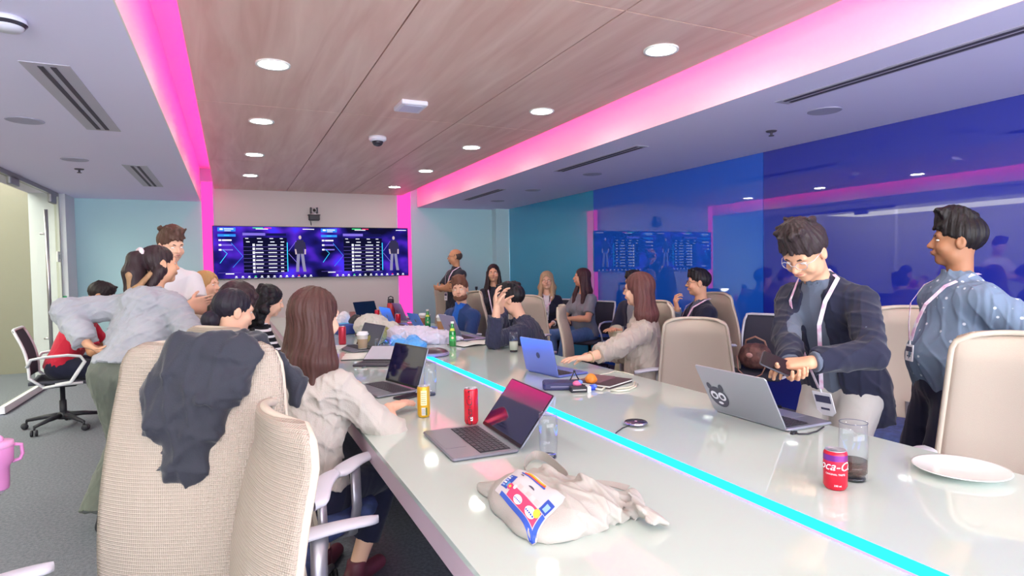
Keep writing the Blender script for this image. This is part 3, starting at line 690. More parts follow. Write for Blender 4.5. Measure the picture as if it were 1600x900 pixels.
for x, y, lb in ((3.95, 3.07, 'round ceiling speaker beside the nearest right vent'), (3.97, 6.22, 'round ceiling speaker beside the middle right vent'), (3.97, 7.8, 'round ceiling speaker between the middle and far right vents'), (4.05, 9.25, 'farthest round ceiling speaker on the right'),
                 (-1.3, 5.42, 'round ceiling speaker nearest on the left, cut by the frame'), (-1.33, 7.1, 'farther round ceiling speaker on the left')):
    b = MB(); b.lathe([(.0001, -.006), (.108, -.006), (.115, -.003), (.115, 0)], n=32); tag(b.build('ceiling_speaker', m_sp, loc=(x, y, ZS)), lb, 'speaker', 'round speakers in the soffits')
for x, y, lb in ((4.12, 3.7, 'small fire sprinkler head in the right ceiling'), (-1.41, 7.72, 'small fire sprinkler head in the left ceiling')):
    b = MB(); b.lathe([(.0001, 0), (.045, 0), (.04, -.008), (.01, -.012), (.01, -.035), (.022, -.038), (.022, -.042), (.0001, -.042)], n=16); tag(b.build('fire_sprinkler', vd, loc=(x, y, ZS)), lb, 'sprinkler')

# ------------------------------------------------------------------ video wall
TX0, TX1, TZ0, TZ1, TY = -.24, 2.88, 1.275, 2.12, YB - .13
t = thing('video_screen', 'very wide wall-mounted screen showing a blue and purple call twice', 'screen', ((TX0 + TX1) / 2, TY, TZ0))
b = MB(); b.box((0, .03, (TZ1 - TZ0) / 2), (TX1 - TX0, .055, TZ1 - TZ0), bev=.004); b.build('housing', mat('tv_black', '16161d', rough=.4), t)
def scr_mat():
    m = bpy.data.materials.new('screen_picture'); m.use_nodes = True; nt = m.node_tree; nt.nodes.clear()
    o = nt.nodes.new('ShaderNodeOutputMaterial'); e = nt.nodes.new('ShaderNodeEmission'); tc = nt.nodes.new('ShaderNodeTexCoord'); mp = nt.nodes.new('ShaderNodeMapping'); no = nt.nodes.new('ShaderNodeTexNoise'); rp = nt.nodes.new('ShaderNodeValToRGB')
    no.inputs['Scale'].default_value = 2.4; no.inputs['Detail'].default_value = 1.5; mp.inputs['Scale'].default_value = (1, 1, 1.4); mp.inputs['Location'].default_value = (3.1, 0, .35)
    el = rp.color_ramp.elements; el[0].position = .36; el[0].color = lin('0b0a26'); el[1].position = .72; el[1].color = lin('3a2ee0')
    x = el.new(.5); x.color = lin('1c1568'); x = el.new(.62); x.color = lin('4420a8')
    nt.links.new(tc.outputs['Object'], mp.inputs[0]); nt.links.new(mp.outputs[0], no.inputs['Vector']); nt.links.new(no.outputs['Fac'], rp.inputs[0]); nt.links.new(rp.outputs[0], e.inputs[0]); e.inputs[1].default_value = 1.1
    nt.links.new(e.outputs[0], o.inputs[0]); return m
HW = (TX1 - TX0) / 2; HH = TZ1 - TZ0
b = MB(); b.box((0, 0, HH / 2), (HW * 2 - .02, .004, HH - .02)); b.build('display', scr_mat(), t)
def q2(mb, x, z, w, h, y=-.004): mb.box((x, y, z), (w, .001, h))
cols = dict(w=glow('ui_white', 'e6e8ff', 1.1), b=glow('ui_blue', '2f7fe8', 1.0), c=glow('ui_cyan', '35c8ff', 1.1), k=glow('ui_dark', '10102e', .8), p=glow('ui_lilac', '7a68d0', .9), g=glow('ui_green', '3ad07a', 1.), r=glow('ui_red', 'e03058', 1.), n=glow('ui_navy', '15154a', .9), s=glow('ui_skin', 'c9b2b8', .8), t=glow('ui_trouser', '8c88a8', .8), d=glow('ui_jacket', '34304e', .8))
for part, xo in (('call_window', -HW + .02), ('call_window', .02)):
    L2 = {k_: MB() for k_ in cols}
    U = HW - .04   # local 0..U wide
    def Q(c, fx, fz, fw, fh, y=-.004): q2(L2[c], xo + fx * U, fz * HH, fw * U, fh * HH, y)
    Q('b', .12, .93, .17, .07); Q('w', .14, .94, .09, .015, -.006); Q('w', .07, .935, .03, .03, -.006); Q('w', .13, .905, .06, .01, -.006)
    Q('b', .12, .82, .17, .045); Q('c', .12, .82, .05, .01, -.006)
    Q('g', .42, .965, .1, .018); Q('w', .46, .945, .12, .014); Q('r', .52, .965, .07, .016); Q('w', .93, .95, .12, .012)
    for i, (z, c) in enumerate(((.73, 'w'), (.64, 'p'), (.55, 'p'))): Q('w', .055, z, .025, .03); Q(c, .12, z, .09 + .01 * i, .026)
    Q('k', .49, .45, .43, .66, -.003)
    Q('p', .38, .845, .22, .05); Q('n', .6, .84, .2, .05)
    for x, w_ in ((.31, .05), (.43, .07), (.55, .06), (.65, .05)): Q('w', x, .765, w_ * .6, .012, -.006); Q('w', x + .01, .70, w_ * .7, .014, -.006)
    for i in range(8):
        z = .64 - i * .072; Q('p', .49, z - .035, .43, .004, -.006); Q('w', .375, z, .022, .045, -.006); Q('w', .43, z, .06 + .02 * ((i * 7) % 3) / 2, .018, -.006); Q('w', .56, z, .085, .014, -.006); Q('w', .655, z, .03, .016, -.006)
    Q('c', .708, .41, .008, .56, -.006)
    for i in range(13): Q('w' if i not in (3, 10) else ('g' if i == 3 else 'r'), .2 + i * .062, .045, .018, .02, -.006); Q('w', .2 + i * .062, .022, .03, .006, -.006)
    Q('w', .14, .10, .08, .016, -.006); Q('p', .14, .12, .22, .004, -.006)
    # thin zigzag lines
    for c, pts in (('c', ((.05, .3), (.12, .48), (.08, .55))), ('b', ((.17, .22), (.27, .43), (.16, .68))), ('p', ((.72, .52), (.80, .72))), ('p', ((.72, .48), (.82, .26)))):
        L2[c].tube([(xo + px_ * U, -.005, pz_ * HH) for px_, pz_ in pts], .004, 4)
    # standing figure in dark top and light trousers
    X0 = xo + .84 * U
    def disc(c, x, z, rx, rz_): L2[c].lathe([(.0001, 0), (1, 0)], (X0 + x, -.006, z * HH), 14, Matrix(((rx, 0, 0), (0, 0, 1), (0, rz_, 0))), caps=False)
    def limb(c, pts, r): L2[c].tube([(X0 + x, -.007, z * HH) for x, z in pts], r, 6, flat=(1, .1)) if False else [L2[c].add([(X0 + a[0] - r, -.007, a[1] * HH), (X0 + a[0] + r, -.007, a[1] * HH), (X0 + b_[0] + r, -.007, b_[1] * HH), (X0 + b_[0] - r, -.007, b_[1] * HH)], [(0, 1, 2, 3)]) for a, b_ in zip(pts, pts[1:])]
    disc('s', 0, .79, .022, .032); limb('d', [(-0, .74), (0, .46)], .055); limb('d', [(-.06, .7), (-.075, .56)], .018); limb('d', [(.06, .7), (.078, .56)], .018)
    limb('s', [(-.075, .56), (-.065, .46)], .012); limb('s', [(.078, .56), (.075, .46)], .012)
    limb('t', [(-.03, .47), (-.045, .24), (-.05, .12)], .024); limb('t', [(.03, .47), (.05, .24), (.065, .12)], .024)
    root = None
    for k_, mb in L2.items():
        if mb.v:
            if root is None: root = mb.build(part, cols[k_], t)
            else: mb.build('interface', cols[k_], root)
# camera on a shelf above the screen
c0 = ony(491, 345, YB - .14)
t = thing('conference_camera', 'small pan-tilt conference camera on a dark bracket above the screen', 'camera', (c0.x, c0.y, 2.2))
b = MB(); b.box((0, 0, .07), (.17, .12, .09), bev=.02); b.box((0, .03, .115), (.19, .15, .012)); b.build('bracket', mat('bracket_black', '34323a', rough=.5), t)
b = MB(); b.lathe([(.0001, .12), (.05, .12), (.045, .135), (.03, .14), (.03, .15)], n=20); b.sphere((0, -.005, .19), (.045, .05, .05), 18, 12); b.build('head', mat('camera_grey', 'cfc4cc', rough=.4), t, smooth=True)
b = MB(); b.box((-.05, 0, .19), (.025, .07, .1), bev=.01); b.box((.05, 0, .19), (.025, .07, .1), bev=.01); b.build('yoke', mat('camera_dark', '47424c', rough=.4), t)
b = MB(); b.sphere((0, -.045, .19), (.025, .02, .025), 14, 8); b.build('lens', mat('lens_black', '0c0c12', rough=.08), t, smooth=True)
b = MB(); b.tube([(-.06, .03, .03), (-.05, .04, 0), (-.045, .05, -.05)], .007, 6); b.build('cable', mat('cable_grey', '6b6670'), t, smooth=True)

# ------------------------------------------------------------------ table
TBX0, TBX1, TBY0, TBY1, TZ = .46, 2.15, -.6, 8.95, .75
t = thing('conference_table', 'long white glossy conference table with a glowing cyan line down its middle', 'table', (1.31, 4.2, 0))
def shift(mb, dx, dy): mb.v = [(x - dx, y - dy, z) for x, y, z in mb.v]; return mb
m_top = mat('table_glass_white', 'c0cdc6', rough=.045, spec=.55, coat=.3)
for nm, x0, x1 in (('table_top', TBX0, 1.259), ('table_top', 1.324, TBX1)):
    b = MB(); b.box(((x0 + x1) / 2, 4.175, TZ - .008), (x1 - x0, TBY1 - TBY0, .016)); shift(b, 1.31, 4.2).build(nm, m_top, t)
b = MB(); b.box((1.305, 4.175, TZ - .052), (TBX1 - TBX0 - .008, TBY1 - TBY0 - .008, .07)); shift(b, 1.31, 4.2).build('apron', mat('table_apron', 'c4b0bc', rough=.4), t)
b = MB(); b.m = 0; b.add([(1.259, TBY0, TZ), (1.263, TBY0, TZ + .004), (1.320, TBY0, TZ + .004), (1.324, TBY0, TZ), (1.259, TBY1, TZ), (1.263, TBY1, TZ + .004), (1.320, TBY1, TZ + .004), (1.324, TBY1, TZ)], [(1, 2, 6, 5)])
b.m = 1; b.add([(1.26, TBY0, TZ - .002), (1.263, TBY0, TZ + .004), (1.26, TBY1, TZ - .002), (1.263, TBY1, TZ + .004), (1.323, TBY0, TZ - .002), (1.320, TBY0, TZ + .004), (1.323, TBY1, TZ - .002), (1.320, TBY1, TZ + .004)], [(0, 1, 3, 2), (4, 6, 7, 5)])
shift(b, 1.31, 4.2).build('led_line', [glow('led_cyan', '1ec8ff', 2.6), glow('violet_fringe', '4a40ff', 9.)], t)  # violet edges emit to imitate the glow fringe around the cyan line
mp_ = mat('table_pedestal', '8f8c9c', rough=.5)
for y in (.2, 3.1, 6.0, 8.3):
    b = MB(); b.box((1.31, y, (TZ - .07) / 2), (.62, .5, TZ - .07), bev=.02); shift(b, 1.31, 4.2).build('pedestal', mp_, t)
# ------------------------------------------------------------------ chairs
def knit():
    m = bpy.data.materials.new('chair_knit'); m.use_nodes = True; nt = m.node_tree; b = nt.nodes['Principled BSDF']
    tc = nt.nodes.new('ShaderNodeTexCoord'); sp = nt.nodes.new('ShaderNodeSeparateXYZ'); nt.links.new(tc.outputs['Object'], sp.inputs[0])
    def mth(op, a, b2=None):
        n = nt.nodes.new('ShaderNodeMath'); n.operation = op
        for i, q in ((0, a), (1, b2)):
            if q is None: continue
            if isinstance(q, (int, float)): n.inputs[i].default_value = q
            else: nt.links.new(q, n.inputs[i])
        return n.outputs[0]
    # rows of small staggered holes
    zz = mth('MULTIPLY', sp.outputs['Z'], 2 * math.pi / .009); yy = mth('MULTIPLY', sp.outputs['Y'], 2 * math.pi / .011)
    s1 = mth('SINE', mth('ADD', zz, yy)); s2 = mth('SINE', mth('SUBTRACT', zz, yy)); s = mth('MULTIPLY', s1, s2)
    r = mth('SINE', mth('MULTIPLY', sp.outputs['Z'], 2 * math.pi / .009)); h = mth('ADD', mth('MULTIPLY', s, .55), mth('MULTIPLY', r, .35))
    rp = nt.nodes.new('ShaderNodeValToRGB'); rp.color_ramp.elements[0].color = lin('958a80'); rp.color_ramp.elements[1].color = lin('ac9d91'); rp.color_ramp.elements[0].position = .12; rp.color_ramp.elements[1].position = .5
    nt.links.new(mth('ADD', mth('MULTIPLY', h, .5), .5), rp.inputs[0]); nt.links.new(rp.outputs[0], b.inputs['Base Color'])
    bp = nt.nodes.new('ShaderNodeBump'); bp.inputs['Strength'].default_value = .6; bp.inputs['Distance'].default_value = .004; nt.links.new(h, bp.inputs['Height']); nt.links.new(bp.outputs[0], b.inputs['Normal'])
    b.inputs['Roughness'].default_value = .85; return m
m_knit = knit(); m_pad = mat('chair_fabric_beige', 'b9ab9e', rough=.85, bump=(500, .3)); m_rim = mat('chair_rim', 'c4b8aa', rough=.8, bump=(400, .5))
m_arm = mat('arm_grey', 'c9c8d6', rough=.45); m_metal = mat('chair_alu', 'a9a6b0', rough=.35, metal=.6); m_blk = mat('chair_black', '2b2a33', rough=.55)
m_seat = mat('seat_navy_bluelit', '3a4670', rough=.9, bump=(400, .3), vary=('46548a', 30))  # navy seat; blue wall light on greyish fabric is put into the colour
BACK_H = .73
def back_pt(u, v, off=0.):
    """u across -1..1, v up 0..1; the shell leans back and its edges curl forward"""
    hw = .283 - .075 * v ** 1.3
    k = max(0., (v - .90) / .10); kk = (1 - k ** 2.2) ** (1 / 2.2) if k < 1 else 0.
    w = hw * (.74 + .26 * kk) if k > 0 else hw
    k0 = max(0., (.1 - v) / .1); w *= 1 - .15 * k0 ** 2
    z = .40 + BACK_H * v - .012 * abs(u) ** 3 * k
    x = -.235 + .035 * v - .05 * math.sin(min(1., v * 1.15) * math.pi) + .075 * (abs(u) ** 2.6) * (1 - .35 * v)
    return Vector((x + off, u * w, z))
def base_parts(t, m, h=.40, white=False):
    b = MB(); b.lathe([(.028, .09), (.028, .25), (.02, .25), (.02, h)], n=14); b.build('gas_column', m_blk, t, smooth=True)
    b = MB()
    for k in range(5):
        a = k * 72 * D2R + .3; c, s = math.cos(a), math.sin(a)
        b.tube([(c * .02, s * .02, .115), (c * .15, s * .15, .105), (c * .3, s * .3, .078)], .02, 8, rs=[.026, .021, .014])
    b.lathe([(.0001, .08), (.045, .08), (.045, .135), (.03, .145), (.0001, .145)], n=18); b.build('star_base', m, t, smooth=True)
    for k in range(5):
        a = k * 72 * D2R + .3; c, s = math.cos(a) * .3, math.sin(a) * .3; b = MB()
        for o_ in (-.016, .016):
            M = Matrix.Rotation(a + .6, 3, 'Z') @ Matrix.Rotation(math.pi / 2, 3, 'X'); off = Matrix.Rotation(a + .6, 3, 'Z') @ Vector((.015, o_, 0))
            b.lathe([(.0001, -.009), (.026, -.009), (.028, 0), (.026, .009), (.0001, .009)], (c + off.x, s + off.y, .0285), 14, M)
        b.tube([(c, s, .078), (c, s, .05)], .009, 8); b.build('caster', m_blk, t, smooth=True)
def task_chair(label, loc, deg):
    t = thing('task_chair', label, 'chair', loc, deg * D2R, 'high-backed beige task chairs')
    b = MB(); b.grid(lambda u, v: back_pt((u * 2 - 1), v, -.016), 28, 40, thick=lambda u, v: .014); b.build('back_shell', m_knit, t, smooth=True)
    b = MB(); b.grid(lambda u, v: back_pt((u * 2 - 1) * .97, .01 + v * .975, .030 * (1 - abs(u * 2 - 1) ** 6) * (1 - abs(v * 2 - 1) ** 10) - .008), 24, 36, thick=lambda u, v: .018); b.build('back_pad', m_pad, t, smooth=True)
    pts = [back_pt(-1, v / 24, -.014) for v in range(2, 25)] + [back_pt(-1 + 2 * i / 12, 1, -.014) for i in range(1, 12)] + [back_pt(1, 1 - v / 24, -.014) for v in range(0, 23)]
    b = MB(); b.tube(pts, .0105, 8); b.build('edge_piping', m_rim, t, smooth=True)
    b = MB()
    def seat(u, v):
        a = u * 2 * math.pi; c, s = math.cos(a), math.sin(a); e = .55
        x = .245 * math.copysign(abs(c) ** e, c); y = .255 * math.copysign(abs(s) ** e, s); return x, y
    prof = [(.0, .395), (.86, .395), (.98, .415), (1., .44), (.96, .465), (.75, .475), (.0, .47)]
    vs = []; n = 40
    for r, z in prof:
        for i in range(n): x, y = seat(i / n, 0); r2 = max(r, .002); vs.append((x * r2 + .02, y * r2, z - .012 * max(0, x) * 3 * (z > .42)))
    fs = [(k * n + i, k * n + (i + 1) % n, (k + 1) * n + (i + 1) % n, (k + 1) * n + i) for k in range(len(prof) - 1) for i in range(n)]
    b.add(vs, fs); b.build('seat', m_seat, t, smooth=True)
    b = MB(); b.box((-.02, 0, .375), (.26, .2, .05), bev=.02); b.tube([(-.1, 0, .37), (-.2, 0, .36), (-.235, 0, .45), (-.235, 0, .56)], .028, 10, flat=(1.4, .7)); b.build('mechanism', m_metal, t, smooth=False)
    for s in (-1, 1):
        b = MB()
        def pad(u, v):
            x = -.13 + .30 * u; w = .045 * (1 - .35 * u) * (1 - (2 * u - 1) ** 8) ** .5 if 0 < u < 1 else .004
            a = v * 2 * math.pi; return Vector((x, s * .295 + math.cos(a) * w - s * .012 * math.sin(u * 3.1), .672 + .012 * math.sin(u * math.pi) + math.sin(a) * .013))
        b.grid(pad, 16, 16); o = b.build('armrest', m_arm, t, smooth=True)
        b = MB(); b.tube([(-.02, s * .29, .665), (-.02, s * .295, .52), (-.02, s * .275, .42), (-.02, s * .18, .385)], .02, 10, flat=(.7, 1.3)); b.build('arm_post', m_metal, o, smooth=True)
    base_parts(t, m_metal); return t
def guest_chair(label, loc, deg):
    t = thing('mesh_chair', label, 'chair', loc, deg * D2R, 'white-framed black mesh chairs')
    wf = mat('frame_white', 'dcdbe4', rough=.35); ms = mat('mesh_black', '3c3d4a', rough=.8, bump=(600, .5))
    def bp(u, v): hw = .235 - .01 * v; return Vector((-.20 - .10 * v + .03 * math.sin(v * 3.1), u * hw, .50 + .42 * v))
    b = MB(); b.grid(lambda u, v: bp(u * 2 - 1, v) + Vector((-.02 * (1 - (2 * u - 1) ** 2), 0, 0)), 12, 14, thick=.006); b.build('back_mesh', ms, t, smooth=True)
    b = MB(); b.tube([bp(-1, 0) + Vector((.1, 0, -.09))] + [bp(-1, v / 8) for v in range(0, 8)] + [bp(-.93, 1)] + [bp(u / 4, 1.01) for u in range(-3, 4)] + [bp(.93, 1)] + [bp(1, 1 - v / 8) for v in range(1, 9)] + [bp(1, 0) + Vector((.1, 0, -.09))], .0125, 8); b.build('back_frame', wf, t, smooth=True)
    b = MB(); b.grid(lambda u, v: Vector((-.21 + .45 * u, (v * 2 - 1) * .235, .455 - .03 * u ** 4 + .012 * (2 * v - 1) ** 2)), 14, 14, thick=.03); b.build('seat', ms, t, smooth=True)
    for s in (-1, 1):
        b = MB(); y = s * .27
        b.tube([(-.21, s * .24, .60), (-.18, y, .665), (-.08, y, .68), (.08, y, .685), (.17, y, .67), (.2, y, .62), (.14, y, .52), (.09, s * .25, .44), (-.02, s * .24, .425)], .014, 10, flat=(1.2, .8)); b.build('arm', wf, t, smooth=True)
        b = MB(); b.tube([(-.11, s * .24, .41), (-.0, s * .245, .425), (.18, s * .245, .43)], .012, 8); b.build('seat_rail', wf, t, smooth=True)
    b = MB(); b.box((0, 0, .405), (.24, .2, .05), bev=.02); b.build('mechanism', m_blk, t)
    base_parts(t, m_blk); return t
def copy_chair(src, label, loc, deg, sc=1.):
    o = dup(src, loc, deg * D2R, label); o.scale = (sc,) * 3; return o
ch1 = task_chair('beige knit task chair with a dark jacket over its back, left foreground', (-.02, 2.02, 0), 70); ch1.scale = (.98, .95, 1.07)
ch2 = copy_chair(ch1, 'beige knit task chair nearest the viewer, seen edge-on at the table corner', (.27, 1.52, 0), 9, .955)
BACK_H = .44; task_chair('beige task chair under the woman in the cream sweater', (.22, 2.50, 0), 42); BACK_H = .73
copy_chair(ch1, 'beige task chair behind the person with the dark low bun', (.06, 3.40, 0), 40)
copy_chair(ch1, 'beige task chair behind the curly-haired person', (-.07, 4.4, 0), 30)
copy_chair(ch1, 'beige task chair under the person in the striped top', (.15, 5.05, 0), 5)
copy_chair(ch1, 'beige task chair under the blonde woman left of the screen', (-.28, 5.6, 0), 350)
copy_chair(ch1, 'beige task chair cut by the lower left corner, one armrest showing', (-.74, 1.95, 0), 40)
copy_chair(ch1, 'empty beige task chair right of the woman in the beige shirt', (2.63, 2.98, 0), 222, .925)
copy_chair(ch1, 'large beige task chair at the right edge in front of the patterned shirt', (2.42, 1.12, 0), 203, 1.0)
copy_chair(ch1, 'empty beige task chair with a blue-lit seat behind the man in the blazer', (3.45, 2.15, 0), 205)
copy_chair(ch1, 'beige task chair under the woman in the beige shirt', (2.68, 3.62, 0), 170)
copy_chair(ch1, 'beige task chair behind the man holding his forehead', (2.34, 4.50, 0), 148, .95)
copy_chair(ch1, 'beige task chair under the bearded man in the navy jacket', (2.33, 6.40, 0), 180)
copy_chair(ch1, 'empty beige task chair at the far end beside the pink wall strip', (2.78, 8.75, 0), 200)
copy_chair(ch1, 'beige task chair between the forehead-holding man and the blonde with glasses', (2.92, 6.05, 0), 225, .95)
copy_chair(ch1, 'beige task chair under the man in glasses with the black jacket', (3.92, 4.33, 0), 182)
g1_ = guest_chair('white-framed mesh office chair under the person in red', (-1.42, 6.72, 0), 5)
def copy_guest(label, loc, deg): return dup(g1_, loc, deg * D2R, label)
copy_guest('white-framed mesh chair carrying a brown handbag by the blue wall', (4.25, 3.95, 0), 205)
copy_guest('white-framed mesh chair under the woman in the grey shirt', (4.22, 6.72, 0), 205)
copy_guest('white-framed mesh chair under the blonde woman with glasses', (4.05, 7.45, 0), 215)
copy_guest('white-framed mesh chair under the person with crossed khaki legs', (4.1, 5.35, 0), 195)
copy_guest('white-framed mesh chair under the long-haired woman in black', (3.42, 8.1, 0), 260)
# ------------------------------------------------------------------ things on the table and around it
TOP = TZ
al = mat('laptop_silver', 'b4b6c2', rough=.35, metal=.75); al2 = mat('laptop_grey', '8a8b98', rough=.35, metal=.75); kb = mat('laptop_keys', '2c2a34', rough=.6); bz = mat('laptop_bezel', '101018', rough=.25)
scr_off = mat('screen_dark', '171740', rough=.07, spec=.7, coat=1.); keycap = mat('key_cap', '3c3944', rough=.5)
deckwell = mat('key_well', '1a1a22', rough=.6)
def laptop(label, A, B, depth, ang, lid, body=al, screen=scr_off, logo='5a5c78', sticker=False, keys=True):
    """A,B: hinge ends seen from the keyboard side left and right (world, on the table); lid opens ang degrees above the base plane behind"""
    A = Vector((A[0], A[1], 0)); B = Vector((B[0], B[1], 0)); c = (A + B) / 2; w = (B - A).length; rz = math.atan2(B.y - A.y, B.x - A.x)
    t = thing('laptop', label, 'laptop', (c.x, c.y, TOP), rz)   # local: x along hinge, -y to the user
    b = MB(); b.box((0, -depth / 2, .007), (w, depth, .012), bev=.012); b.build('base', body, t)
    b = MB(); b.box((0, -depth * .33, .0134), (w * .88, depth * .46, .0012)); k_ = b.build('keyboard', deckwell, t)
    if keys:
        b = MB()
        for r in range(6):
            n = 14 if r < 5 else 9
            for i in range(n):
                kw = w * .86 / n; b.box((-w * .43 + kw * (i + .5), -depth * (.135 + .078 * r), .0150), (kw * .82, depth * .062, .0016))
        o = b.build('key_caps', keycap, k_); o['kind'] = 'stuff'
    b = MB(); b.box((0, -depth * .79, .0134), (w * .40, depth * .32, .0008), bev=.006); b.build('trackpad', body, t)
    R_ = Matrix.Rotation(-(90 - ang) * D2R, 3, 'X'); hz = Vector((0, .002, .013))
    def lid_box(name, cx, cz, sx, sz, y, th, m, par, bev=.0):
        q = MB(); M = R_; v = R_ @ Vector((cx, y, cz)) + hz
        if bev:
            M2 = R_ @ Matrix.Rotation(90 * D2R, 3, 'X'); q.box(v, (sx, sz, th), M=M2, bev=bev)
        else: q.box(v, (sx, th, sz), M=R_)
        return q.build(name, m, par)
    L_ = lid_box('lid', 0, lid / 2, w, lid, .004, .006, body, t, .012)
    lid_box('bezel', 0, lid / 2, w * .985, lid * .975, .0003, .0012, bz, L_, .008)
    lid_box('display', 0, lid / 2 + .004, w * .955, lid * .90, -.0008, .0012, screen, L_)
    if logo:
        q = MB(); v = R_ @ Vector((0, .0078, lid * .52)) + hz; M2 = R_ @ Matrix.Rotation(90 * D2R, 3, 'X')
        q.lathe([(.0001, 0), (.016, 0), (.016, .0008), (.0001, .0008)], v, 18, M2 @ Matrix.Diagonal(Vector((1, 1.15, -1)))); q.build('logo', mat('logo_' + logo, logo, rough=.3), L_)
    if sticker:
        q = MB()
        def P(x, z, r, m_, y=.0082, sx=1, sz=1): q.m = m_; v = R_ @ Vector((x, y, z)) + hz; q.lathe([(.0001, 0), (r, 0)], v, 22, (R_ @ Matrix.Rotation(90 * D2R, 3, 'X')) @ Matrix.Diagonal(Vector((sx, sz, -1))), caps=False)
        X = w * .31; Zc = lid * .36
        P(X, Zc, .052, 0); P(X - .034, Zc + .05, .018, 0, sx=.7); P(X + .034, Zc + .05, .018, 0, sx=.7)
        for s_ in (-.022, .022): P(X + s_, Zc + .006, .021, 1, .0086); P(X + s_, Zc + .004, .011, 0, .009)
        P(X, Zc - .03, .014, 1, .0086, sz=.5)
        q.build('sticker', [mat('sticker_dark', '4a4a58', rough=.5), mat('sticker_white', 'e8e8f0', rough=.5)], L_)
    return t
blue_scr = glow('screen_blue', '2f6fe8', .7); lamp_scr = mat('screen_grey', '4a4a5c', rough=.15)
near = laptop('open grey laptop in the centre foreground, its dark screen reflecting pink', onz(752, 667, TOP), onz(812, 708, TOP), .245, 52, .225, al2, logo=None)
laptop('open dark laptop in front of the woman in the cream sweater', onz(601, 598, TOP), onz(652, 613, TOP), .23, 72, .225, al2)
laptop('blue-tinted laptop seen from behind, in front of the woman in the beige shirt', onz(874, 591, TOP), onz(824, 580, TOP), .23, 77, .215, mat('laptop_bluish', '7f92e6', rough=.3, metal=.6), logo='3c4470')
laptop('silver laptop with a big-eyed cat sticker on its lid before the man in the blazer', onz(1231, 676, TOP), onz(1118, 643, TOP), .25, 62, .235, al, logo=None, sticker=True)
laptop('lavender-grey laptop before the man holding his forehead', (1.86, 5.05), (1.84, 5.42), .24, 68, .23, mat('laptop_lavender', 'a3a4cc', rough=.3, metal=.6))
laptop('blue laptop left of the red flask', (1.66, 6.62), (1.62, 6.98), .24, 70, .22, mat('laptop_blue', '4a86ea', rough=.3, metal=.5))  # plain blue laptop body
laptop('purple-grey laptop standing right of the red flask', (1.98, 7.35), (1.90, 7.70), .24, 66, .23, mat('laptop_purple', '9a86c4', rough=.3, metal=.6))
laptop('small blue laptop behind the upper green bottle', (1.84, 6.12), (1.80, 6.40), .22, 62, .19, mat('laptop_blue', '4a86ea', rough=.3, metal=.5))
laptop('slim dark laptop farthest away, seen nearly edge-on before the screen wall', (1.52, 8.22), (1.86, 8.45), .24, 70, .21, al2)
laptop('dark laptop tilted back between the low bun and the coffee cup', onz(556, 540, TOP), onz(588, 548, TOP), .2, 66, .2, al2, lamp_scr)
laptop('black laptop lying wide open beside the small black box', onz(566, 566, TOP), onz(618, 566, TOP) , .20, 20, .22, mat('laptop_black', '33333f', rough=.4), mat('screen_glare', 'b9b9c8', rough=.2), logo=None)  # glare on the open screen is painted as a pale colour

# --- cans
def wrap_text(txt, r, size, z, ang0, m, parent, shear=.3, name='lettering', rot=False):
    cu = bpy.data.curves.new('lettering', 'FONT'); cu.body = txt; cu.size = size; cu.shear = shear; cu.extrude = .0; cu.align_x = 'CENTER'
    o = bpy.data.objects.new('tmp', cu); COL.objects.link(o); dg = bpy.context.evaluated_depsgraph_get(); me = bpy.data.meshes.new_from_object(o.evaluated_get(dg)); bpy.data.objects.remove(o)
    for v in me.vertices:
        x, y = v.co.x, v.co.y
        if rot: x, y = -y, x
        a = ang0 + x / r; v.co = Vector(((r + .0006) * math.cos(a), (r + .0006) * math.sin(a), z + y))
    return link(name, me, m, parent)
def can(label, loc, R_, H_, body, extra=None):
    t = thing('drink_can', label, 'can', loc)
    b = MB(); b.lathe([(.0001, .004), (R_ * .72, .004), (R_ * .78, 0), (R_ * .86, .003), (R_, .012), (R_, H_ - .013), (R_ * .97, H_ - .008), (R_ * .86, H_ - .002)], n=36, caps=False); b.build('body', body, t, smooth=True)
    b = MB(); b.lathe([(R_ * .86, H_ - .002), (R_ * .88, H_), (R_ * .84, H_), (R_ * .80, H_ - .005), (.0001, H_ - .005)], n=36, caps=False); l = b.build('lid', al, t, smooth=True)
    b = MB(); b.box((0, R_ * .25, H_ - .003), (R_ * .4, R_ * .7, .0015), bev=.004); b.build('pull_tab', al, l)
    if extra: extra(t, R_, H_)
    return t
face = lambda p: math.atan2(-p[1], -p[0])
def patch(t, name, R_, z0, z1, a0, a1, m, dr=.0004, n=12):
    b = MB(); b.grid(lambda u, v: Vector(((R_ + dr) * math.cos(a0 + (a1 - a0) * u), (R_ + dr) * math.sin(a0 + (a1 - a0) * u), z0 + (z1 - z0) * v)), n, 1); return b.build(name, m, t, smooth=True)
wh = mat('print_white', 'f2f0f0', rough=.4); blk_p = mat('print_black', '2a2028', rough=.4); yel_pale = mat('print_cream', 'e6dcae', rough=.4)
def yx(t, R_, H_):
    f = face(t.location); patch(t, 'label_panel', R_, .055, .12, f - .45, f + .5, yel_pale)
    p = patch(t, 'barcode', R_, .012, .045, f - .35, f + .25, wh)
    for i in range(7): patch(p, 'bar', R_, .014, .043, f - .3 + i * .08, f - .3 + i * .08 + .035, blk_p, .0008, 2)
    patch(t, 'green_mark', R_, .012, .045, f + .3, f + .55, mat('print_green', '4c6a3a', rough=.4))
    for i in range(6): patch(t, 'text_line', R_, .062 + i * .009, .065 + i * .009, f - .36, f + .36, mat('print_olive', 'a89a5a', rough=.5), .0008)
can('slim yellow can beside the hand at the dark laptop', (.752, 2.56, TOP), .028, .137, mat('can_yellow', 'd9a92c', rough=.28, metal=.35), yx)
def rx(t, R_, H_):
    f = face(t.location); wrap_text('Coca-Cola', R_, .034, .068, f + .1, blk_p, t, .35, rot=True)
    patch(t, 'small_print', R_, .018, .034, f - .12, f + .2, wh)
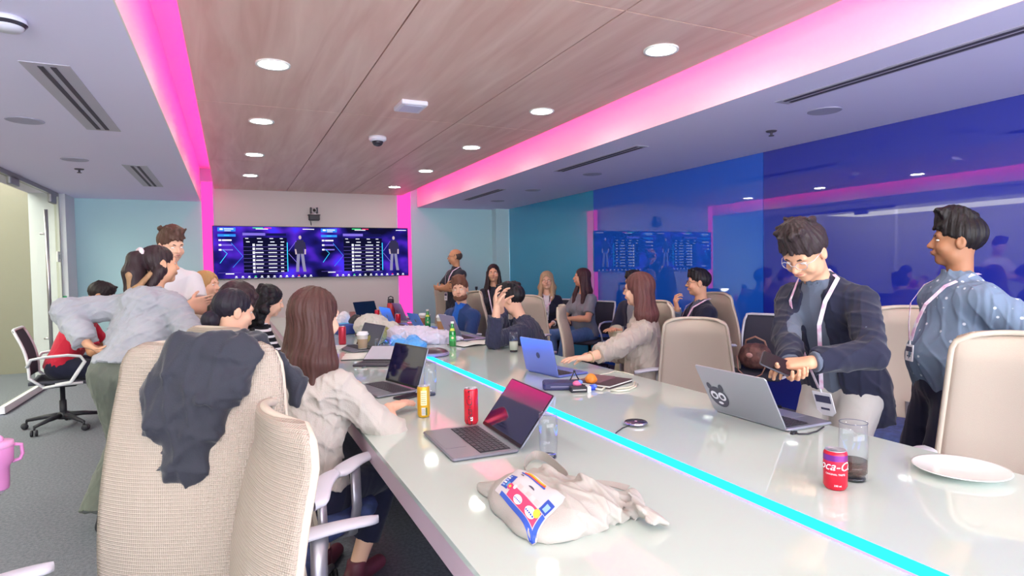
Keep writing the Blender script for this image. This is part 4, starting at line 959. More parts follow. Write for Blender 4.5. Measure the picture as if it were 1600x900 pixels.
can('tall slim red cola can in the middle foreground', (.895, 2.352, TOP), .0295, .150, mat('can_red', 'd8283c', rough=.25, metal=.35), rx)
def cx(t, R_, H_):
    f = face(t.location); wrap_text('Coca-Cola', R_, .034, .060, f + .05, wh, t, .35); wrap_text('ORIGINAL TASTE', R_, .007, .046, f, wh, t, 0, 'small_print'); wrap_text('330 ml', R_, .007, .014, f + .2, wh, t, 0, 'small_print')
    patch(t, 'purple_sheen', R_, .085, .102, f - 1.4, f + 1.4, mat('can_sheen_purple', '7a2a7c', rough=.25, metal=.4))  # purple sheen painted on as a coloured band
can('short red cola can with white script beside the empty glass on the right', (1.562, 1.176, TOP), .032, .113, mat('can_red2', 'cf2238', rough=.25, metal=.35), cx)

# --- drinking glasses
gm = glass('clear_glass', 'fcfdff', .02, .9)
def tumbler(label, loc, R_, H_, liquid=None):
    t = thing('drinking_glass', label, 'glass', loc, 0, 'drinking glasses')
    b = MB(); b.lathe([(.0001, .0), (R_ * .86, .0), (R_ * .93, .008), (R_, H_ * .35), (R_, H_ * .7), (R_ * .96, H_), (R_ * .93, H_), (R_ * .96, H_ * .7), (R_ * .95, H_ * .35), (R_ * .84, .016), (.0001, .014)], n=36, caps=False); b.build('bowl', gm, t, smooth=True)
    b = MB(); b.lathe([(.0001, .001), (R_ * .8, .001), (R_ * .84, .006), (R_ * .78, .012), (.0001, .012)], n=32, caps=False); b.build('thick_foot', glass('foot_glass', 'b8bac6', .05, .7), t, smooth=True)
    pts = [(R_ * .95 * math.cos(i * math.pi / 16), R_ * .95 * math.sin(i * math.pi / 16), H_) for i in range(32)]
    b = MB(); b.tube(pts, .0012, 6, closed=True); b.build('rim', glass('rim_glass', 'dfe2f2', .05, .4), t, smooth=True)
    if liquid:
        b = MB(); b.lathe([(.0001, .015), (R_ * .83, .017), (R_ * .93, H_ * .35), (R_ * .94, H_ * liquid[1]), (.0001, H_ * liquid[1])], n=30, caps=False); b.build('drink', liquid[0], t, smooth=True)
    return t
tumbler('tall empty clear glass standing behind the tote bag', (.962, 1.80, TOP), .032, .152)
tumbler('clear glass half hidden behind the yellow can', (.912, 2.98, TOP), .032, .165)
tumbler('clear glass with pale green drink near the man holding his forehead', (1.95, 4.19, TOP), .036, .155, (mat('pale_drink', 'd5dcc4', rough=.2, alpha=.75), .52))
tumbler('tall glass with a little dark drink left, beside the short red can', (1.672, 1.20, TOP), .040, .172, (mat('dark_drink', '5a4038', rough=.1, alpha=.55), .14))
tumbler('small clear glass behind the coffee cup at the left table edge', (1.02, 4.62, TOP), .035, .12)
# --- plate
b = MB(); b.lathe([(.0001, .004), (.06, .004), (.065, .0), (.072, .001), (.078, .006), (.125, .018), (.127, .021), (.122, .0205), (.078, .011), (.0001, .009)], n=48, caps=False)
tag(b.build('dinner_plate', mat('porcelain', 'e8e8e6', rough=.12, coat=.5), smooth=True, loc=(2.0, 1.085, TOP)), 'round white empty plate near the right table edge', 'plate')
# --- microphone puck
t = thing('microphone_puck', 'small round dark microphone puck beside the cyan line', 'microphone', (1.48, 2.012, TOP))
b = MB(); b.lathe([(.0001, 0), (.034, 0), (.042, .004), (.046, .010), (.042, .014), (.0001, .015)], n=32); b.build('body', mat('puck_dark', '352a48', rough=.25, metal=.3), t, smooth=True)
b = MB(); b.lathe([(.043, .004), (.048, .010), (.044, .0145)], n=32, caps=False); b.build('chrome_ring', mat('chrome', 'b8b4c8', rough=.15, metal=1.), t, smooth=True)
b = MB(); b.sphere((0, 0, .015), (.006, .006, .002), 10, 6); b.build('button', mat('puck_button', 'd0a0c0', rough=.3), t, smooth=True)
b = MB(); p0 = Vector((1.44, 2.0, TOP + .005)); p1 = Vector((1.325, 1.93, TOP + .006)); b.tube([p0 - t.location, Vector((1.395, 1.985, TOP + .004)) - t.location, Vector((1.355, 1.955, TOP + .005)) - t.location, p1 - t.location], .0022, 6); b.build('cable', m_blk, t, smooth=True)
# --- conference speaker dome
t = thing('conference_speaker', 'low dark dome conference speaker at the start of the bright cyan line', 'speaker', (1.36, 4.33, TOP))
b = MB(); b.lathe([(.0001, 0), (.10, 0), (.112, .006), (.114, .022), (.106, .028)], n=40, caps=False); b.build('base', mat('speaker_pale', '8a82a4', rough=.4), t, smooth=True)
b = MB(); b.lathe([(.106, .028), (.092, .040), (.06, .052), (.03, .057), (.0001, .058)], n=40, caps=False); b.build('dome', mat('speaker_dome', '4a3844', rough=.35), t, smooth=True)
# --- bottles
def bottle(label, loc, sc=1.):
    t = thing('glass_bottle', label, 'bottle', loc, 0, 'green glass bottles'); s = sc
    b = MB(); b.lathe([(.0001, 0), (.028 * s, 0), (.030 * s, .006 * s), (.030 * s, .105 * s), (.026 * s, .13 * s), (.014 * s, .16 * s), (.0125 * s, .19 * s), (.014 * s, .195 * s), (.0001, .197 * s)], n=24, caps=False)
    b.build('body', mat('green_glass', '1f8a3c', rough=.1, spec=.7, coat=.6), t, smooth=True)
    b = MB(); b.lathe([(.0135 * s, .188 * s), (.0145 * s, .19 * s), (.0145 * s, .205 * s), (.0001, .206 * s)], n=18, caps=False); b.build('cap', mat('cap_white', 'e0e6e0', rough=.4), t, smooth=True)
    b = MB(); f = face(loc); b.grid(lambda u, v: Vector((.0305 * s * math.cos(f - .9 + 1.8 * u), .0305 * s * math.sin(f - .9 + 1.8 * u), (.045 + .05 * v) * s)), 12, 1); l = b.build('label', mat('label_green', '3fae58', rough=.5), t, smooth=True)
    b = MB(); b.lathe([(.0001, 0), (.011 * s, 0)], (.0312 * s * math.cos(f), .0312 * s * math.sin(f), .072 * s), 12, Matrix.Rotation(f, 3, 'Z') @ Matrix.Rotation(90 * D2R, 3, 'Y'), caps=False); b.build('emblem', yel_pale, l)
    b = MB(); b.grid(lambda u, v: Vector(((.0265 - .008 * v) * s * math.cos(f - .9 + 1.8 * u), (.0265 - .008 * v) * s * math.sin(f - .9 + 1.8 * u), (.13 + .02 * v) * s)), 10, 1); b.build('neck_label', mat('neck_label', 'd0d85a', rough=.5), t, smooth=True)
bottle('green glass water bottle nearest, beside the open notebook', (1.66, 4.77, TOP)); bottle('green glass water bottle behind the small blue laptop', (1.92, 6.32, TOP)); bottle('green glass bottle hidden behind the coffee cup on the left', (1.20, 6.0, TOP), .9)
# --- coffee cups
def cup(label, loc, sc=1., sleeve='a67a58'):
    t = thing('coffee_cup', label, 'cup', loc, 0, 'takeaway coffee cups'); s = sc
    b = MB(); b.lathe([(.0001, 0), (.028 * s, 0), (.030 * s, .003), (.040 * s, .115 * s), (.042 * s, .118 * s)], n=26, caps=False); b.build('cup_body', mat('paper_cup', 'd8d2cc', rough=.7), t, smooth=True)
    b = MB(); b.lathe([(.0322 * s, .02 * s), (.0385 * s, .085 * s)], n=26, caps=False); b.build('sleeve', mat('sleeve_' + sleeve, sleeve, rough=.8), t, smooth=True)
    b = MB(); b.lathe([(.043 * s, .114 * s), (.044 * s, .122 * s), (.040 * s, .126 * s), (.038 * s, .136 * s), (.034 * s, .137 * s), (.032 * s, .132 * s), (.0001, .132 * s)], n=26, caps=False); b.build('lid', mat('lid_white', 'ecebf0', rough=.4), t, smooth=True)
cup('paper coffee cup with brown sleeve and white lid before the bearded man', (1.955, 5.95, TOP), 1.25); cup('paper coffee cup with white lid at the left side of the table', (.945, 4.9, TOP), 1.1, 'b09a80'); cup('far paper cup with white lid left of the upper green bottle', (1.98, 6.72, TOP), 1.0)
# --- red flask, red cans
t = thing('insulated_flask', 'red insulated flask with black loop lid at the far end of the table', 'flask', (1.83, 7.6, TOP))
b = MB(); b.lathe([(.0001, 0), (.042, 0), (.046, .006), (.046, .2), (.040, .218), (.034, .222)], n=28, caps=False); b.build('body', mat('flask_red', 'b82c34', rough=.4), t, smooth=True)
b = MB(); b.lathe([(.036, .218), (.040, .222), (.040, .262), (.034, .272), (.0001, .274)], n=24, caps=False); l = b.build('lid', m_blk, t, smooth=True)
b = MB(); b.tube([(-.03, 0, .262), (-.028, 0, .29), (0, 0, .302), (.028, 0, .29), (.03, 0, .262)], .007, 8); b.build('loop', m_blk, l, smooth=True)
can('small red can right of the red flask', (1.78, 7.05, TOP), .031, .12, mat('can_red2', 'cf2238', rough=.25, metal=.35)); can('pinkish red can in front of the cream sweater woman\'s face', (.865, 5.38, TOP), .032, .16, mat('can_pinkred', 'c83a50', rough=.3, metal=.3)); can('second red can close behind the red flask', (1.72, 7.9, TOP), .03, .12, mat('can_red', 'd8283c', rough=.25, metal=.35))
# --- small rust coloured box and coloured pouches far on the left side
b = MB(); b.box((0, 0, .05), (.07, .07, .10), bev=.006); tag(b.build('cardboard_box', mat('box_rust', '9a6258', rough=.8), loc=(1.42, 8.0, TOP)), 'small rust-brown box at the far end of the table', 'box')
def soft_thing(name, label, cat, prims, m, base, h=.006, amp=.006, seed=3, fr=2., group=None, parent=None):
    o = soft(name, prims, h, m, parent, origin=(base if parent is None else (0, 0, 0)) , disp=folds(amp, seed, fr))
    if parent is None: o.location = base; tag(o, label, cat, group)
    return o
def flatc(z): return [((0, 0, z), (0, 0, -1))]
fz = [((0, 0, TOP + .001), (0, 0, -1))]
m_plas = mat('bag_milky', 'cfcbe2', rough=.45, bump=(40, .6)); m_cloth = mat('cloth_offwhite', 'c9c6c2', rough=.85)
soft_thing('plastic_bag', 'crumpled whitish plastic bag lying across the cyan line in the table centre', 'bag', [ell((1.50, 5.25, TOP + .05), (.20, .26, .085), k=.05, clips=fz), ell((1.62, 5.05, TOP + .04), (.16, .14, .07), k=.05, clips=fz), ell((1.35, 5.32, TOP + .06), (.13, .15, .08), k=.05, clips=fz), cap((1.68, 5.0, TOP + .05), (1.80, 4.92, TOP + .04), .05, .012, k=.04, clips=fz)], m_plas, (1.5, 5.2, TOP), amp=.022, seed=5, fr=1.2)
soft_thing('tissue_wad', 'crumpled blue wad of wrapping beside the dome speaker', 'wrapping', [ell((1.33, 4.72, TOP + .035), (.09, .08, .045), k=.03, clips=fz), ell((1.24, 4.85, TOP + .03), (.08, .07, .05), k=.03, clips=fz), ell((1.36, 4.9, TOP + .05), (.06, .07, .05), k=.02, clips=fz)], mat('wrap_blue', '5aa8f0', rough=.35, bump=(30, .8)), (1.3, 4.8, TOP), amp=.016, seed=8, fr=2.2)
soft_thing('olive_pouch', 'rounded olive green pouch with pale ends left of the plastic bag', 'pouch', [cap((1.06, 5.05, TOP + .055), (1.24, 5.45, TOP + .07), .055, .065, k=.02, clips=fz), ell((1.12, 5.3, TOP + .09), (.09, .1, .05), k=.03, clips=fz)], mat('pouch_olive', '8a8a4c', rough=.8, vary=('a8a46a', 14)), (1.15, 5.25, TOP), amp=.008, seed=12)
soft_thing('drawstring_bag', 'off-white cloth bag slumped behind the olive pouch', 'bag', [ell((1.25, 6.0, TOP + .09), (.17, .24, .12), k=.05, clips=fz), ell((1.36, 5.75, TOP + .06), (.12, .14, .09), k=.05, clips=fz), cap((1.22, 6.2, TOP + .1), (1.30, 6.45, TOP + .15), .07, .03, k=.04, clips=fz)], m_cloth, (1.27, 6.0, TOP), amp=.018, seed=20, fr=1.2)
soft_thing('tissue_pack', 'white crumpled tissues at the far left of the table', 'tissues', [ell((1.08, 7.1, TOP + .06), (.12, .18, .08), k=.04, clips=fz), ell((1.2, 7.3, TOP + .07), (.07, .08, .09), k=.03, clips=fz)], mat('tissue_white', 'dcdce6', rough=.9), (1.1, 7.1, TOP), h=.008, amp=.018, seed=31)
b = MB(); b.box((0, 0, .05), (.16, .24, .10), .3, bev=.02); b.m = 1; b.box((0, 0, .103), (.1, .1, .006), .3)
tag(b.build('snack_box', [mat('box_blue', '3a4c9a', rough=.5), mat('box_lightblue', '5ab0e0', rough=.5)], loc=(1.02, 6.3, TOP)), 'dark blue carton behind the tilted dark laptop', 'box')
soft_thing('black_pouch', 'dark crumpled pouch on top of the far tissues', 'pouch', [ell((1.22, 6.65, TOP + .08), (.08, .1, .08), k=.03, clips=fz)], m_blk, (1.22, 6.65, TOP), h=.008, amp=.012, seed=33)
# --- notebooks
def notebook(label, c, rz, w=.3, d=.21, cover='33323c', openb=True):
    t = thing('notebook', label, 'notebook', (c[0], c[1], TOP), rz)
    b = MB(); b.box((0, 0, .003), (w, d, .005), bev=.006); b.build('cover', mat('cover_' + cover, cover, rough=.6), t)
    if openb:
        for s in (-1, 1):
            b = MB(); b.grid(lambda u, v: Vector((s * (.002 + u * (w / 2 - .006)), (v - .5) * (d - .01), .007 + .010 * math.sin(min(1, u * 1.15) * math.pi) * (1 - u * .6))), 10, 2, thick=.002); b.build('page', mat('paper', 'e6e6e2', rough=.8), t, smooth=True)
    else:
        b = MB(); b.box((0, 0, .010), (w - .006, d - .008, .008)); b.build('pages', mat('paper', 'e6e6e2', rough=.8), t)
        b = MB(); b.box((0, 0, .0155), (w, d, .003), bev=.006); b.build('front_cover', mat('cover_' + cover, cover, rough=.6), t)
    return t
notebook('open notebook with white pages beside the nearest green bottle', (1.87, 4.80), .25, .40, .25)
notebook('open notebook at the left table edge behind the dark laptop', (.86, 4.55), 1.3, .34, .25); notebook('closed white-edged notebook before the striped top', (.72, 5.1), 1.2, .3, .22, 'd0cfd2', False)
notebook('maroon notebook at the far right laptops', (1.93, 6.75), 1.4, .3, .22, '8c3c5c', False); notebook('pale open notebook at the far end right of the red flask', (2.02, 7.95), 1.4, .34, .26)
nb = notebook('dark brown leather folder under the white cable, right of the orange ball', (1.865, 2.80), -1.13 + 1.57, .25, .19, '4a343c', False)
b = MB(); b.box((0, 0, .022), (.19, .13, .012), bev=.008); o = b.build('wallet', mat('wallet_brown', '74545c', rough=.6), loc=(1.845, 2.86, TOP - .004 + .0), ); o.rotation_euler = (0, 0, .5); tag(o, 'reddish-brown wallet lying on the dark folder', 'wallet')
t = thing('white_cable', 'white cable looped in front of the dark brown folder', 'cable', (1.85, 2.66, TOP)); 
b = MB(); P = [onz(x, y, TOP + .006) - t.location for x, y in ((992, 597), (990, 603), (980, 606), (965, 607), (955, 610), (968, 611), (982, 609), (992, 605), (996, 600))]
b.tube(P, .0045, 8); b.tube([onz(x, y, TOP + .008) - t.location for x, y in ((945, 605), (940, 609), (932, 608), (925, 603), (918, 600))], .0045, 8); b.build('cord', mat('cable_white', 'dedccc', rough=.5), t, smooth=True)
t = thing('white_cable', 'thin white cord trailing from the folder towards the beige shirt', 'cable', (1.95, 3.0, TOP)); b = MB(); b.tube([onz(x, y, TOP + .004) - t.location for x, y in ((930, 588), (940, 585), (952, 583), (960, 580), (975, 582), (990, 586))], .003, 6); b.build('cord', mat('cable_white', 'dedccc', rough=.5), t, smooth=True)
# --- case, ball, loop, sticky charms
b = MB(); b.box((0, 0, .02), (.20, .11, .04), bev=.016); b.m = 1; b.box((0, -.0555, .02), (.12, .002, .004)); o = b.build('glasses_case', [mat('case_navy', '34345c', rough=.45), mat('case_zip', '8a8aa4', rough=.4)], loc=(1.58, 2.80, TOP)); o.rotation_euler = (0, 0, -.45); tag(o, 'dark navy zip case lying before the blue-tinted laptop', 'case')
b = MB(); b.sphere((0, 0, .032), .032, 20, 14); b.v = [(x + .002 * math.sin(z * 190 + x * 80), y + .002 * math.sin(x * 170), z) for x, y, z in b.v]
tag(b.build('orange_fruit', mat('orange_peel', 'e07a2c', rough=.5, bump=(120, .5), vary=('e8963c', 30)), smooth=True, loc=(1.765, 2.80, TOP)), 'small bright orange fruit beside the dark folder', 'fruit')
t = thing('folding_stand', 'thin black triangular stand behind the bright keychain charms', 'stand', (1.66, 2.80, TOP)); b = MB(); b.tube([(-.055, -.01, .005), (-.02, 0, .05), (0, .0, .085), (.02, 0, .05), (.055, .01, .005)], .004, 6); b.build('legs', m_blk, t, smooth=True); b = MB(); b.sphere((0, 0, .085), .007, 10, 8); b.build('joint', m_blk, t, smooth=True)
t = thing('charger', 'small black and white charger brick before the navy case', 'charger', (1.615, 2.685, TOP), -.3); b = MB(); b.box((0, 0, .014), (.085, .05, .028), bev=.006); b.build('brick', m_blk, t); b = MB(); b.box((.052, 0, .014), (.02, .05, .03), bev=.004); b.build('cap', mat('lid_white', 'ecebf0'), t); b = MB(); b.box((-.0, -.0255, .014), (.07, .001, .003)); b.build('stripe', wh, t)
for lb, c, pos in (('pink and blue round keychain charm on the charger', ('e06a9a', '6a8ae8'), (1.63, 2.72, TOP + .035)), ('royal blue keychain charm right of the charger', ('2a4cc8', '5a7ae8'), (1.70, 2.69, TOP + .012))):
    b = MB(); b.sphere((0, 0, 0), (.026, .022, .016), 14, 10); b.m = 1; b.sphere((.012, -.008, .008), (.014, .014, .012), 10, 8); tag(b.build('keychain_charm', [mat('charm_' + c[0], c[0], rough=.4), mat('charm_' + c[1], c[1], rough=.4)], smooth=True, loc=pos), lb, 'charm')
# --- phone under the hand, small box, cables
b = MB(); b.box((0, 0, .005), (.07, .145, .009), bev=.01); b.m = 1; b.box((0, 0, .0099), (.064, .138, .0006), bev=.008); o = b.build('smartphone', [m_blk, bz], loc=(.795, 2.985, TOP)); o.rotation_euler = (0, 0, -1.1); tag(o, 'black smartphone lying beside the open dark laptop', 'phone')
b = MB(); b.box((0, 0, .012), (.05, .075, .024), bev=.005); o = b.build('power_adapter', m_blk, loc=(.60, 3.52, TOP)); o.rotation_euler = (0, 0, -.5); tag(o, 'small black power adapter at the left table edge', 'adapter')
t = thing('laptop_cable', 'black cable running from the sticker laptop to the table edge', 'cable', (2.0, 1.63, TOP)); b = MB(); b.tube([onz(x, y, TOP + .005) - t.location for x, y in ((1236, 674), (1248, 678), (1262, 678), (1276, 674), (1287, 667))], .0032, 6); b.build('cord', m_blk, t, smooth=True); b = MB(); p = onz(1240, 676, TOP + .006) - t.location; b.box(p, (.03, .012, .009), .2); b.build('plug', m_blk, t)
t = thing('laptop_cable', 'black cord trailing over the left table edge beside the small glass', 'cable', (.8, 3.9, TOP)); b = MB(); b.tube([onz(x, y, TOP + .004) - t.location for x, y in ((570, 533), (575, 545), (588, 556), (592, 566), (580, 570), (566, 574))], .003, 6); b.build('cord', mat('cord_grey', '5a5a68', rough=.5), t, smooth=True)
# --- phone in the blazer man's hands
p = at(1219, 571, 2.42); b = MB(); b.box((0, 0, 0), (.078, .155, .009), bev=.011); b.m = 1; b.box((0, 0, .005), (.072, .148, .001), bev=.009)
o = b.build('smartphone', [mat('phone_case', '4a4854', rough=.35), bz], loc=p); o.rotation_euler = (30 * D2R, -38 * D2R, 28 * D2R); tag(o, 'dark smartphone held by the man in the blazer', 'phone')

# --- tote bag
t = thing('tote_bag', 'white cotton tote bag with a pink and blue print, slumped in the foreground', 'bag', (.80, 1.42, TOP))
fzl = [((0, 0, TOP + .0015), (0, 0, -1))]; m_tote = mat('tote_cotton', 'a9a39d', rough=.9, bump=(400, .35))
ax_ = np.array([[math.cos(-.25), math.sin(-.25), 0], [-math.sin(-.25), math.cos(-.25), 0], [0, 0, 1]])
bagP = [ell((.735, 1.46, TOP + .018), (.125, .155, .062), ax_, k=.03, clips=fzl), ell((.70, 1.33, TOP + .012), (.095, .11, .050), k=.03, clips=fzl), ell((.80, 1.33, TOP + .02), (.10, .10, .055), k=.04, clips=fzl),
        cap((.84, 1.38, TOP + .02), (.97, 1.33, TOP + .018), .05, .022, k=.035, flat=((0, 0, 1), .8), clips=fzl), cap((.78, 1.29, TOP + .01), (.92, 1.27, TOP + .01), .035, .018, k=.03, clips=fzl), cap((.96, 1.33, TOP + .018), onz(1003, 800, TOP + .03), .024, .016, k=.02, clips=fzl), cap(onz(1003, 795, TOP + .03), onz(1018, 812, TOP + .022), .014, .022, k=.012, flat=((0, 0, 1), .5), clips=fzl),
        cap((.66, 1.58, TOP + .01), (.645, 1.62, TOP + .012), .03, .015, k=.02, clips=fzl), cap((.80, 1.50, TOP + .03), (.90, 1.46, TOP + .03), .035, .02, k=.03, clips=fzl)]
fd1 = folds(.030, 41, .95); 
bag = soft('bag_body', bagP, .0035, m_tote, t, origin=(.80, 1.42, TOP), disp=lambda P_: fd1(P_) * np.clip((P_[:, 0] - .70) / .12, .12, 1.))
# printed panel, painted on faces of the bag by their place on the cloth
from mathutils.bvhtree import BVHTree
bv = BVHTree.FromPolygons([v.co for v in bag.data.vertices], [p_.vertices[:] for p_ in bag.data.polygons])
QL, QT, QR, QB = [onz(x, y, z) - Vector((.80, 1.42, 0)) for x, y, z in ((774, 786, .765), (812, 752, .785), (884, 790, .805), (832, 838, .775))]   # u: towards far end, v: across
def cloth_pt(u, v, lift): 
    a_ = (.125 - u) / .25; b_ = (v + .085) / .17; p_ = (QL * (1 - b_) + QT * b_) * (1 - a_) + (QB * (1 - b_) + QR * b_) * a_; h_ = bv.ray_cast(Vector((p_.x, p_.y, .4)), Vector((0, 0, -1))); z = h_[0].z if h_[0] is not None and h_[0].z > .003 else .003
    nn = h_[1] if h_[0] is not None else Vector((0, 0, 1)); nn = nn if nn.z > 0 else -nn
    return Vector((p_.x, p_.y, z)) + nn * lift
def decal(name, c, u0, u1, v0, v1, lift=.0012, shape='r', n=14):
    b = MB()
    if shape == 'r': b.grid(lambda a, q: cloth_pt(u0 + (u1 - u0) * a, v0 + (v1 - v0) * q, lift), n, n)
    else: b.grid(lambda a, q: cloth_pt((u0 + u1) / 2 + (u1 - u0) / 2 * math.cos(a * 2 * math.pi * shape) * q, (v0 + v1) / 2 + (v1 - v0) / 2 * math.sin(a * 2 * math.pi * shape) * q, lift), 20, 5)
    return b.build(name, mat('ink_' + c, c, rough=.8), pr if name != 'printed_panel' else t, smooth=True)
pr = None
pr = decal('printed_panel', 'c6c2c6', -.125, .125, -.085, .085, .0010, n=26)
decal('ink_band', 'e8406c', -.105, .06, -.068, -.022, .0016); decal('ink_edge', '3454b4', -.12, .09, -.085, -.070, .0016); decal('ink_edge', '3454b4', -.122, -.108, -.085, -.02, .0018)
decal('ink_dome', 'f4f0f2', -.095, -.045, -.066, -.032, .0022, 1); decal('ink_dome', 'f4f0f2', -.02, .025, -.066, -.036, .0022, 1)
for i in range(5): decal('ink_dot', '3454b4', -.092 + i * .009, -.085 + i * .009, -.056, -.050, .0028, 1); decal('ink_dot', '3454b4', -.017 + i * .008, -.011 + i * .008, -.055, -.050, .0028, 1)
decal('ink_block', '2c4aa8', .075, .115, -.055, .02, .0016); decal('ink_block', '4a90c8', .078, .092, -.045, -.02, .0022); decal('ink_flower', 'e8406c', .055, .082, -.05, -.02, .0024, 1); decal('ink_flower', 'f0c040', .062, .075, -.042, -.030, .0030, 1); decal('ink_flower', 'f4f0f2', .04, .055, -.035, -.015, .0026, 1)
for i, c in enumerate(('3454b4', 'e05030', 'f0b030')): decal('ink_rainbow', c, -.045 + i * .004, .085 - i * .012, .055 + i * .007, .063 + i * .007, .0018 + i * .0003)
for i in range(5): decal('ink_brick', ('c8b8b8', 'd8c8c8')[i % 2], -.075 + i * .024, -.054 + i * .024, -.016, .002, .0018)
decal('ink_swirl', '4a4458', -.02, .012, .012, .03, .0018, .5); decal('ink_swirl', '4a4458', .06, .08, .035, .05, .0018, .5)
decal('ink_block', '2c4aa8', -.118, -.085, -.018, .035, .0018); decal('ink_block', '8ab0d0', -.112, -.095, -.01, .02, .0024); decal('ink_star', 'f0c040', -.105, -.08, -.05, -.02, .0026, 1)
for i in range(5): decal('ink_letter', 'e8e4e6' if i % 2 else '9ab0e0', .096, .112, -.048 + i * .013, -.040 + i * .013, .0024)
# strap loops
def strap(pts, w=.013, side=Vector((0, 0, 1)), name='strap'):
    b = MB(); P = [Vector(p_) for p_ in pts]; C_ = []
    n = len(P)
    for i in range(n - 1):
        p0, p1, p2, p3 = P[max(i - 1, 0)], P[i], P[i + 1], P[min(i + 2, n - 1)]
        for k in range(6):
            u = k / 6; C_.append(.5 * ((2 * p1) + (p2 - p0) * u + (2 * p0 - 5 * p1 + 4 * p2 - p3) * u * u + (3 * p1 - p0 - 3 * p2 + p3) * u ** 3))
    C_.append(P[-1]); vs = []; fs = []
    for i, c in enumerate(C_):
        tg = (C_[min(i + 1, len(C_) - 1)] - C_[max(i - 1, 0)]).normalized(); sd = (side - side.dot(tg) * tg).normalized(); nn = tg.cross(sd)
        vs += [c - sd * w, c + sd * w, c + sd * w + nn * .0022, c - sd * w + nn * .0022]
    for i in range(len(C_) - 1):
        for k in range(4): l = (k + 1) % 4; fs.append((i * 4 + k, i * 4 + 4 + k, i * 4 + 4 + l, i * 4 + l))
    b.add(vs, fs); return b.build(name, m_tote, t, smooth=False)
strap([onz(x, y, z) - Vector((.80, 1.42, TOP)) for x, y, z in ((893, 772, .79), (880, 762, .775), (850, 757, .768), (826, 748, .768), (819, 728, .768), (832, 712, .768), (852, 714, .768), (872, 730, .768), (888, 748, .770), (880, 762, .78), (896, 776, .79))], .0145, Vector((.1, .1, 1)))
strap([(.02, .10, .05), (.09, .07, .030), (.17, .03, .022), (.20, -.02, .020)], .013, Vector((.3, .9, .2)))
# --- pink tumbler at the left edge of the photo, on a small side table
q = at(-6, 765, 1.9)
t = thing('side_table', 'small round white side table just outside the left edge', 'table', (q.x - .26, q.y + .02, 0))
b = MB(); b.lathe([(.0001, -.02), (.27, -.02), (.28, -.01), (.27, 0), (.0001, 0)], (0, 0, q.z), 40); b.build('table_top', mat('side_white', 'd8d8e0', rough=.4), t, smooth=False)
b = MB(); b.lathe([(.03, .02), (.03, q.z - .02)], n=16); b.build('post', m_metal, t, smooth=True); b = MB(); b.lathe([(.0001, 0), (.2, 0), (.2, .01), (.03, .025)], n=32, caps=False); b.build('foot', m_metal, t, smooth=True)
t = thing('insulated_tumbler', 'pink insulated tumbler with handle at the left edge of the photo', 'tumbler', (q.x, q.y, q.z))
mpk = mat('tumbler_pink', 'd88ac4', rough=.4)
b = MB(); b.lathe([(.0001, 0), (.032, 0), (.034, .005), (.036, .07), (.046, .085), (.048, .13), (.046, .135)], n=30, caps=False); b.build('body', mpk, t, smooth=True)
b = MB(); b.lathe([(.048, .132), (.05, .137), (.048, .15), (.02, .153), (.0001, .153)], n=30, caps=False); b.sphere((.01, -.005, .158), (.016, .016, .014), 12, 8); b.build('lid', mat('tumbler_pink2', 'e0a0d0', rough=.35), t, smooth=True)
b = MB(); f = Vector((.9, .3, 0)).normalized(); b.tube([f * .045 + Vector((0, 0, .135)), f * .066 + Vector((0, 0, .13)), f * .068 + Vector((0, 0, .10)), f * .062 + Vector((0, 0, .085)), f * .042 + Vector((0, 0, .08))], .007, 8, flat=(1.2, .8)); b.build('handle', mpk, t, smooth=True)
# --- navy jacket over the nearest upright chair
Cm = Matrix.LocRotScale(ch1.location, ch1.rotation_euler, ch1.scale)
t_o = ch1.location.copy()
def cl(u, v, off): return np.array(Cm @ (back_pt(u, v, off)))
jp = []
def jc(a, b_, r0, r1, k=.03, off0=-.035, off1=-.035, fl=.72):
    A_ = cl(a[0], a[1], off0); B_ = cl(b_[0], b_[1], off1); nrm = np.array(Cm.to_3x3() @ Vector((1, 0, 0))); jp.append(cap(A_, B_, r0, r1, k=k, flat=(nrm, fl)))
# local +y side of the chair is the left of the photo
jc((.22, .98), (.34, .84), .035, .040); jc((.34, .84), (.30, .74), .040, .040); jc((-.05, .98), (.1, .80), .045, .05); jc((-.4, .98), (-.2, .82), .05, .05); jc((-.72, .97), (-.5, .86), .035, .035); jc((.26, .74), (.16, .69), .04, .03); jc((-.48, .86), (-.2, .73), .04, .035); jc((0., .76), (0., .70), .045, .04)
jc((.06, .70), (.14, .585), .030, .032, off0=-.03, off1=-.03, fl=.6); jc((-.12, .71), (-.06, .585), .032, .032, off0=-.03, off1=-.03, fl=.6)
for u in (-.85, -.55, -.25, .0, .2): A_ = cl(u, 1.0, -.03); B_ = cl(u, .99, .06); jp.append(cap(A_ + V(0, 0, .004), B_ + V(0, 0, .0), .024, .024, k=.02))
for u in (-.55, -.2, .2): A_ = cl(u, .98, .06); B_ = cl(u, .80, .075); jp.append(cap(A_, B_, .026, .024, k=.03))
jc((-.8, .98), (-1.06, .86), .028, .026, off0=.02, off1=.03); jc((-1.06, .86), (-1.08, .76), .026, .016, off0=.03, off1=.03)
m_jk = mat('jacket_navy', '20212e', rough=.75, sheen=.2, bump=(260, .25))
jo = soft('draped_jacket', jp, .006, m_jk, None, origin=tuple(t_o), disp=folds(.022, 77, .9)); jo.location = t_o; tag(jo, 'dark navy jacket draped over the back of the left foreground chair', 'jacket')
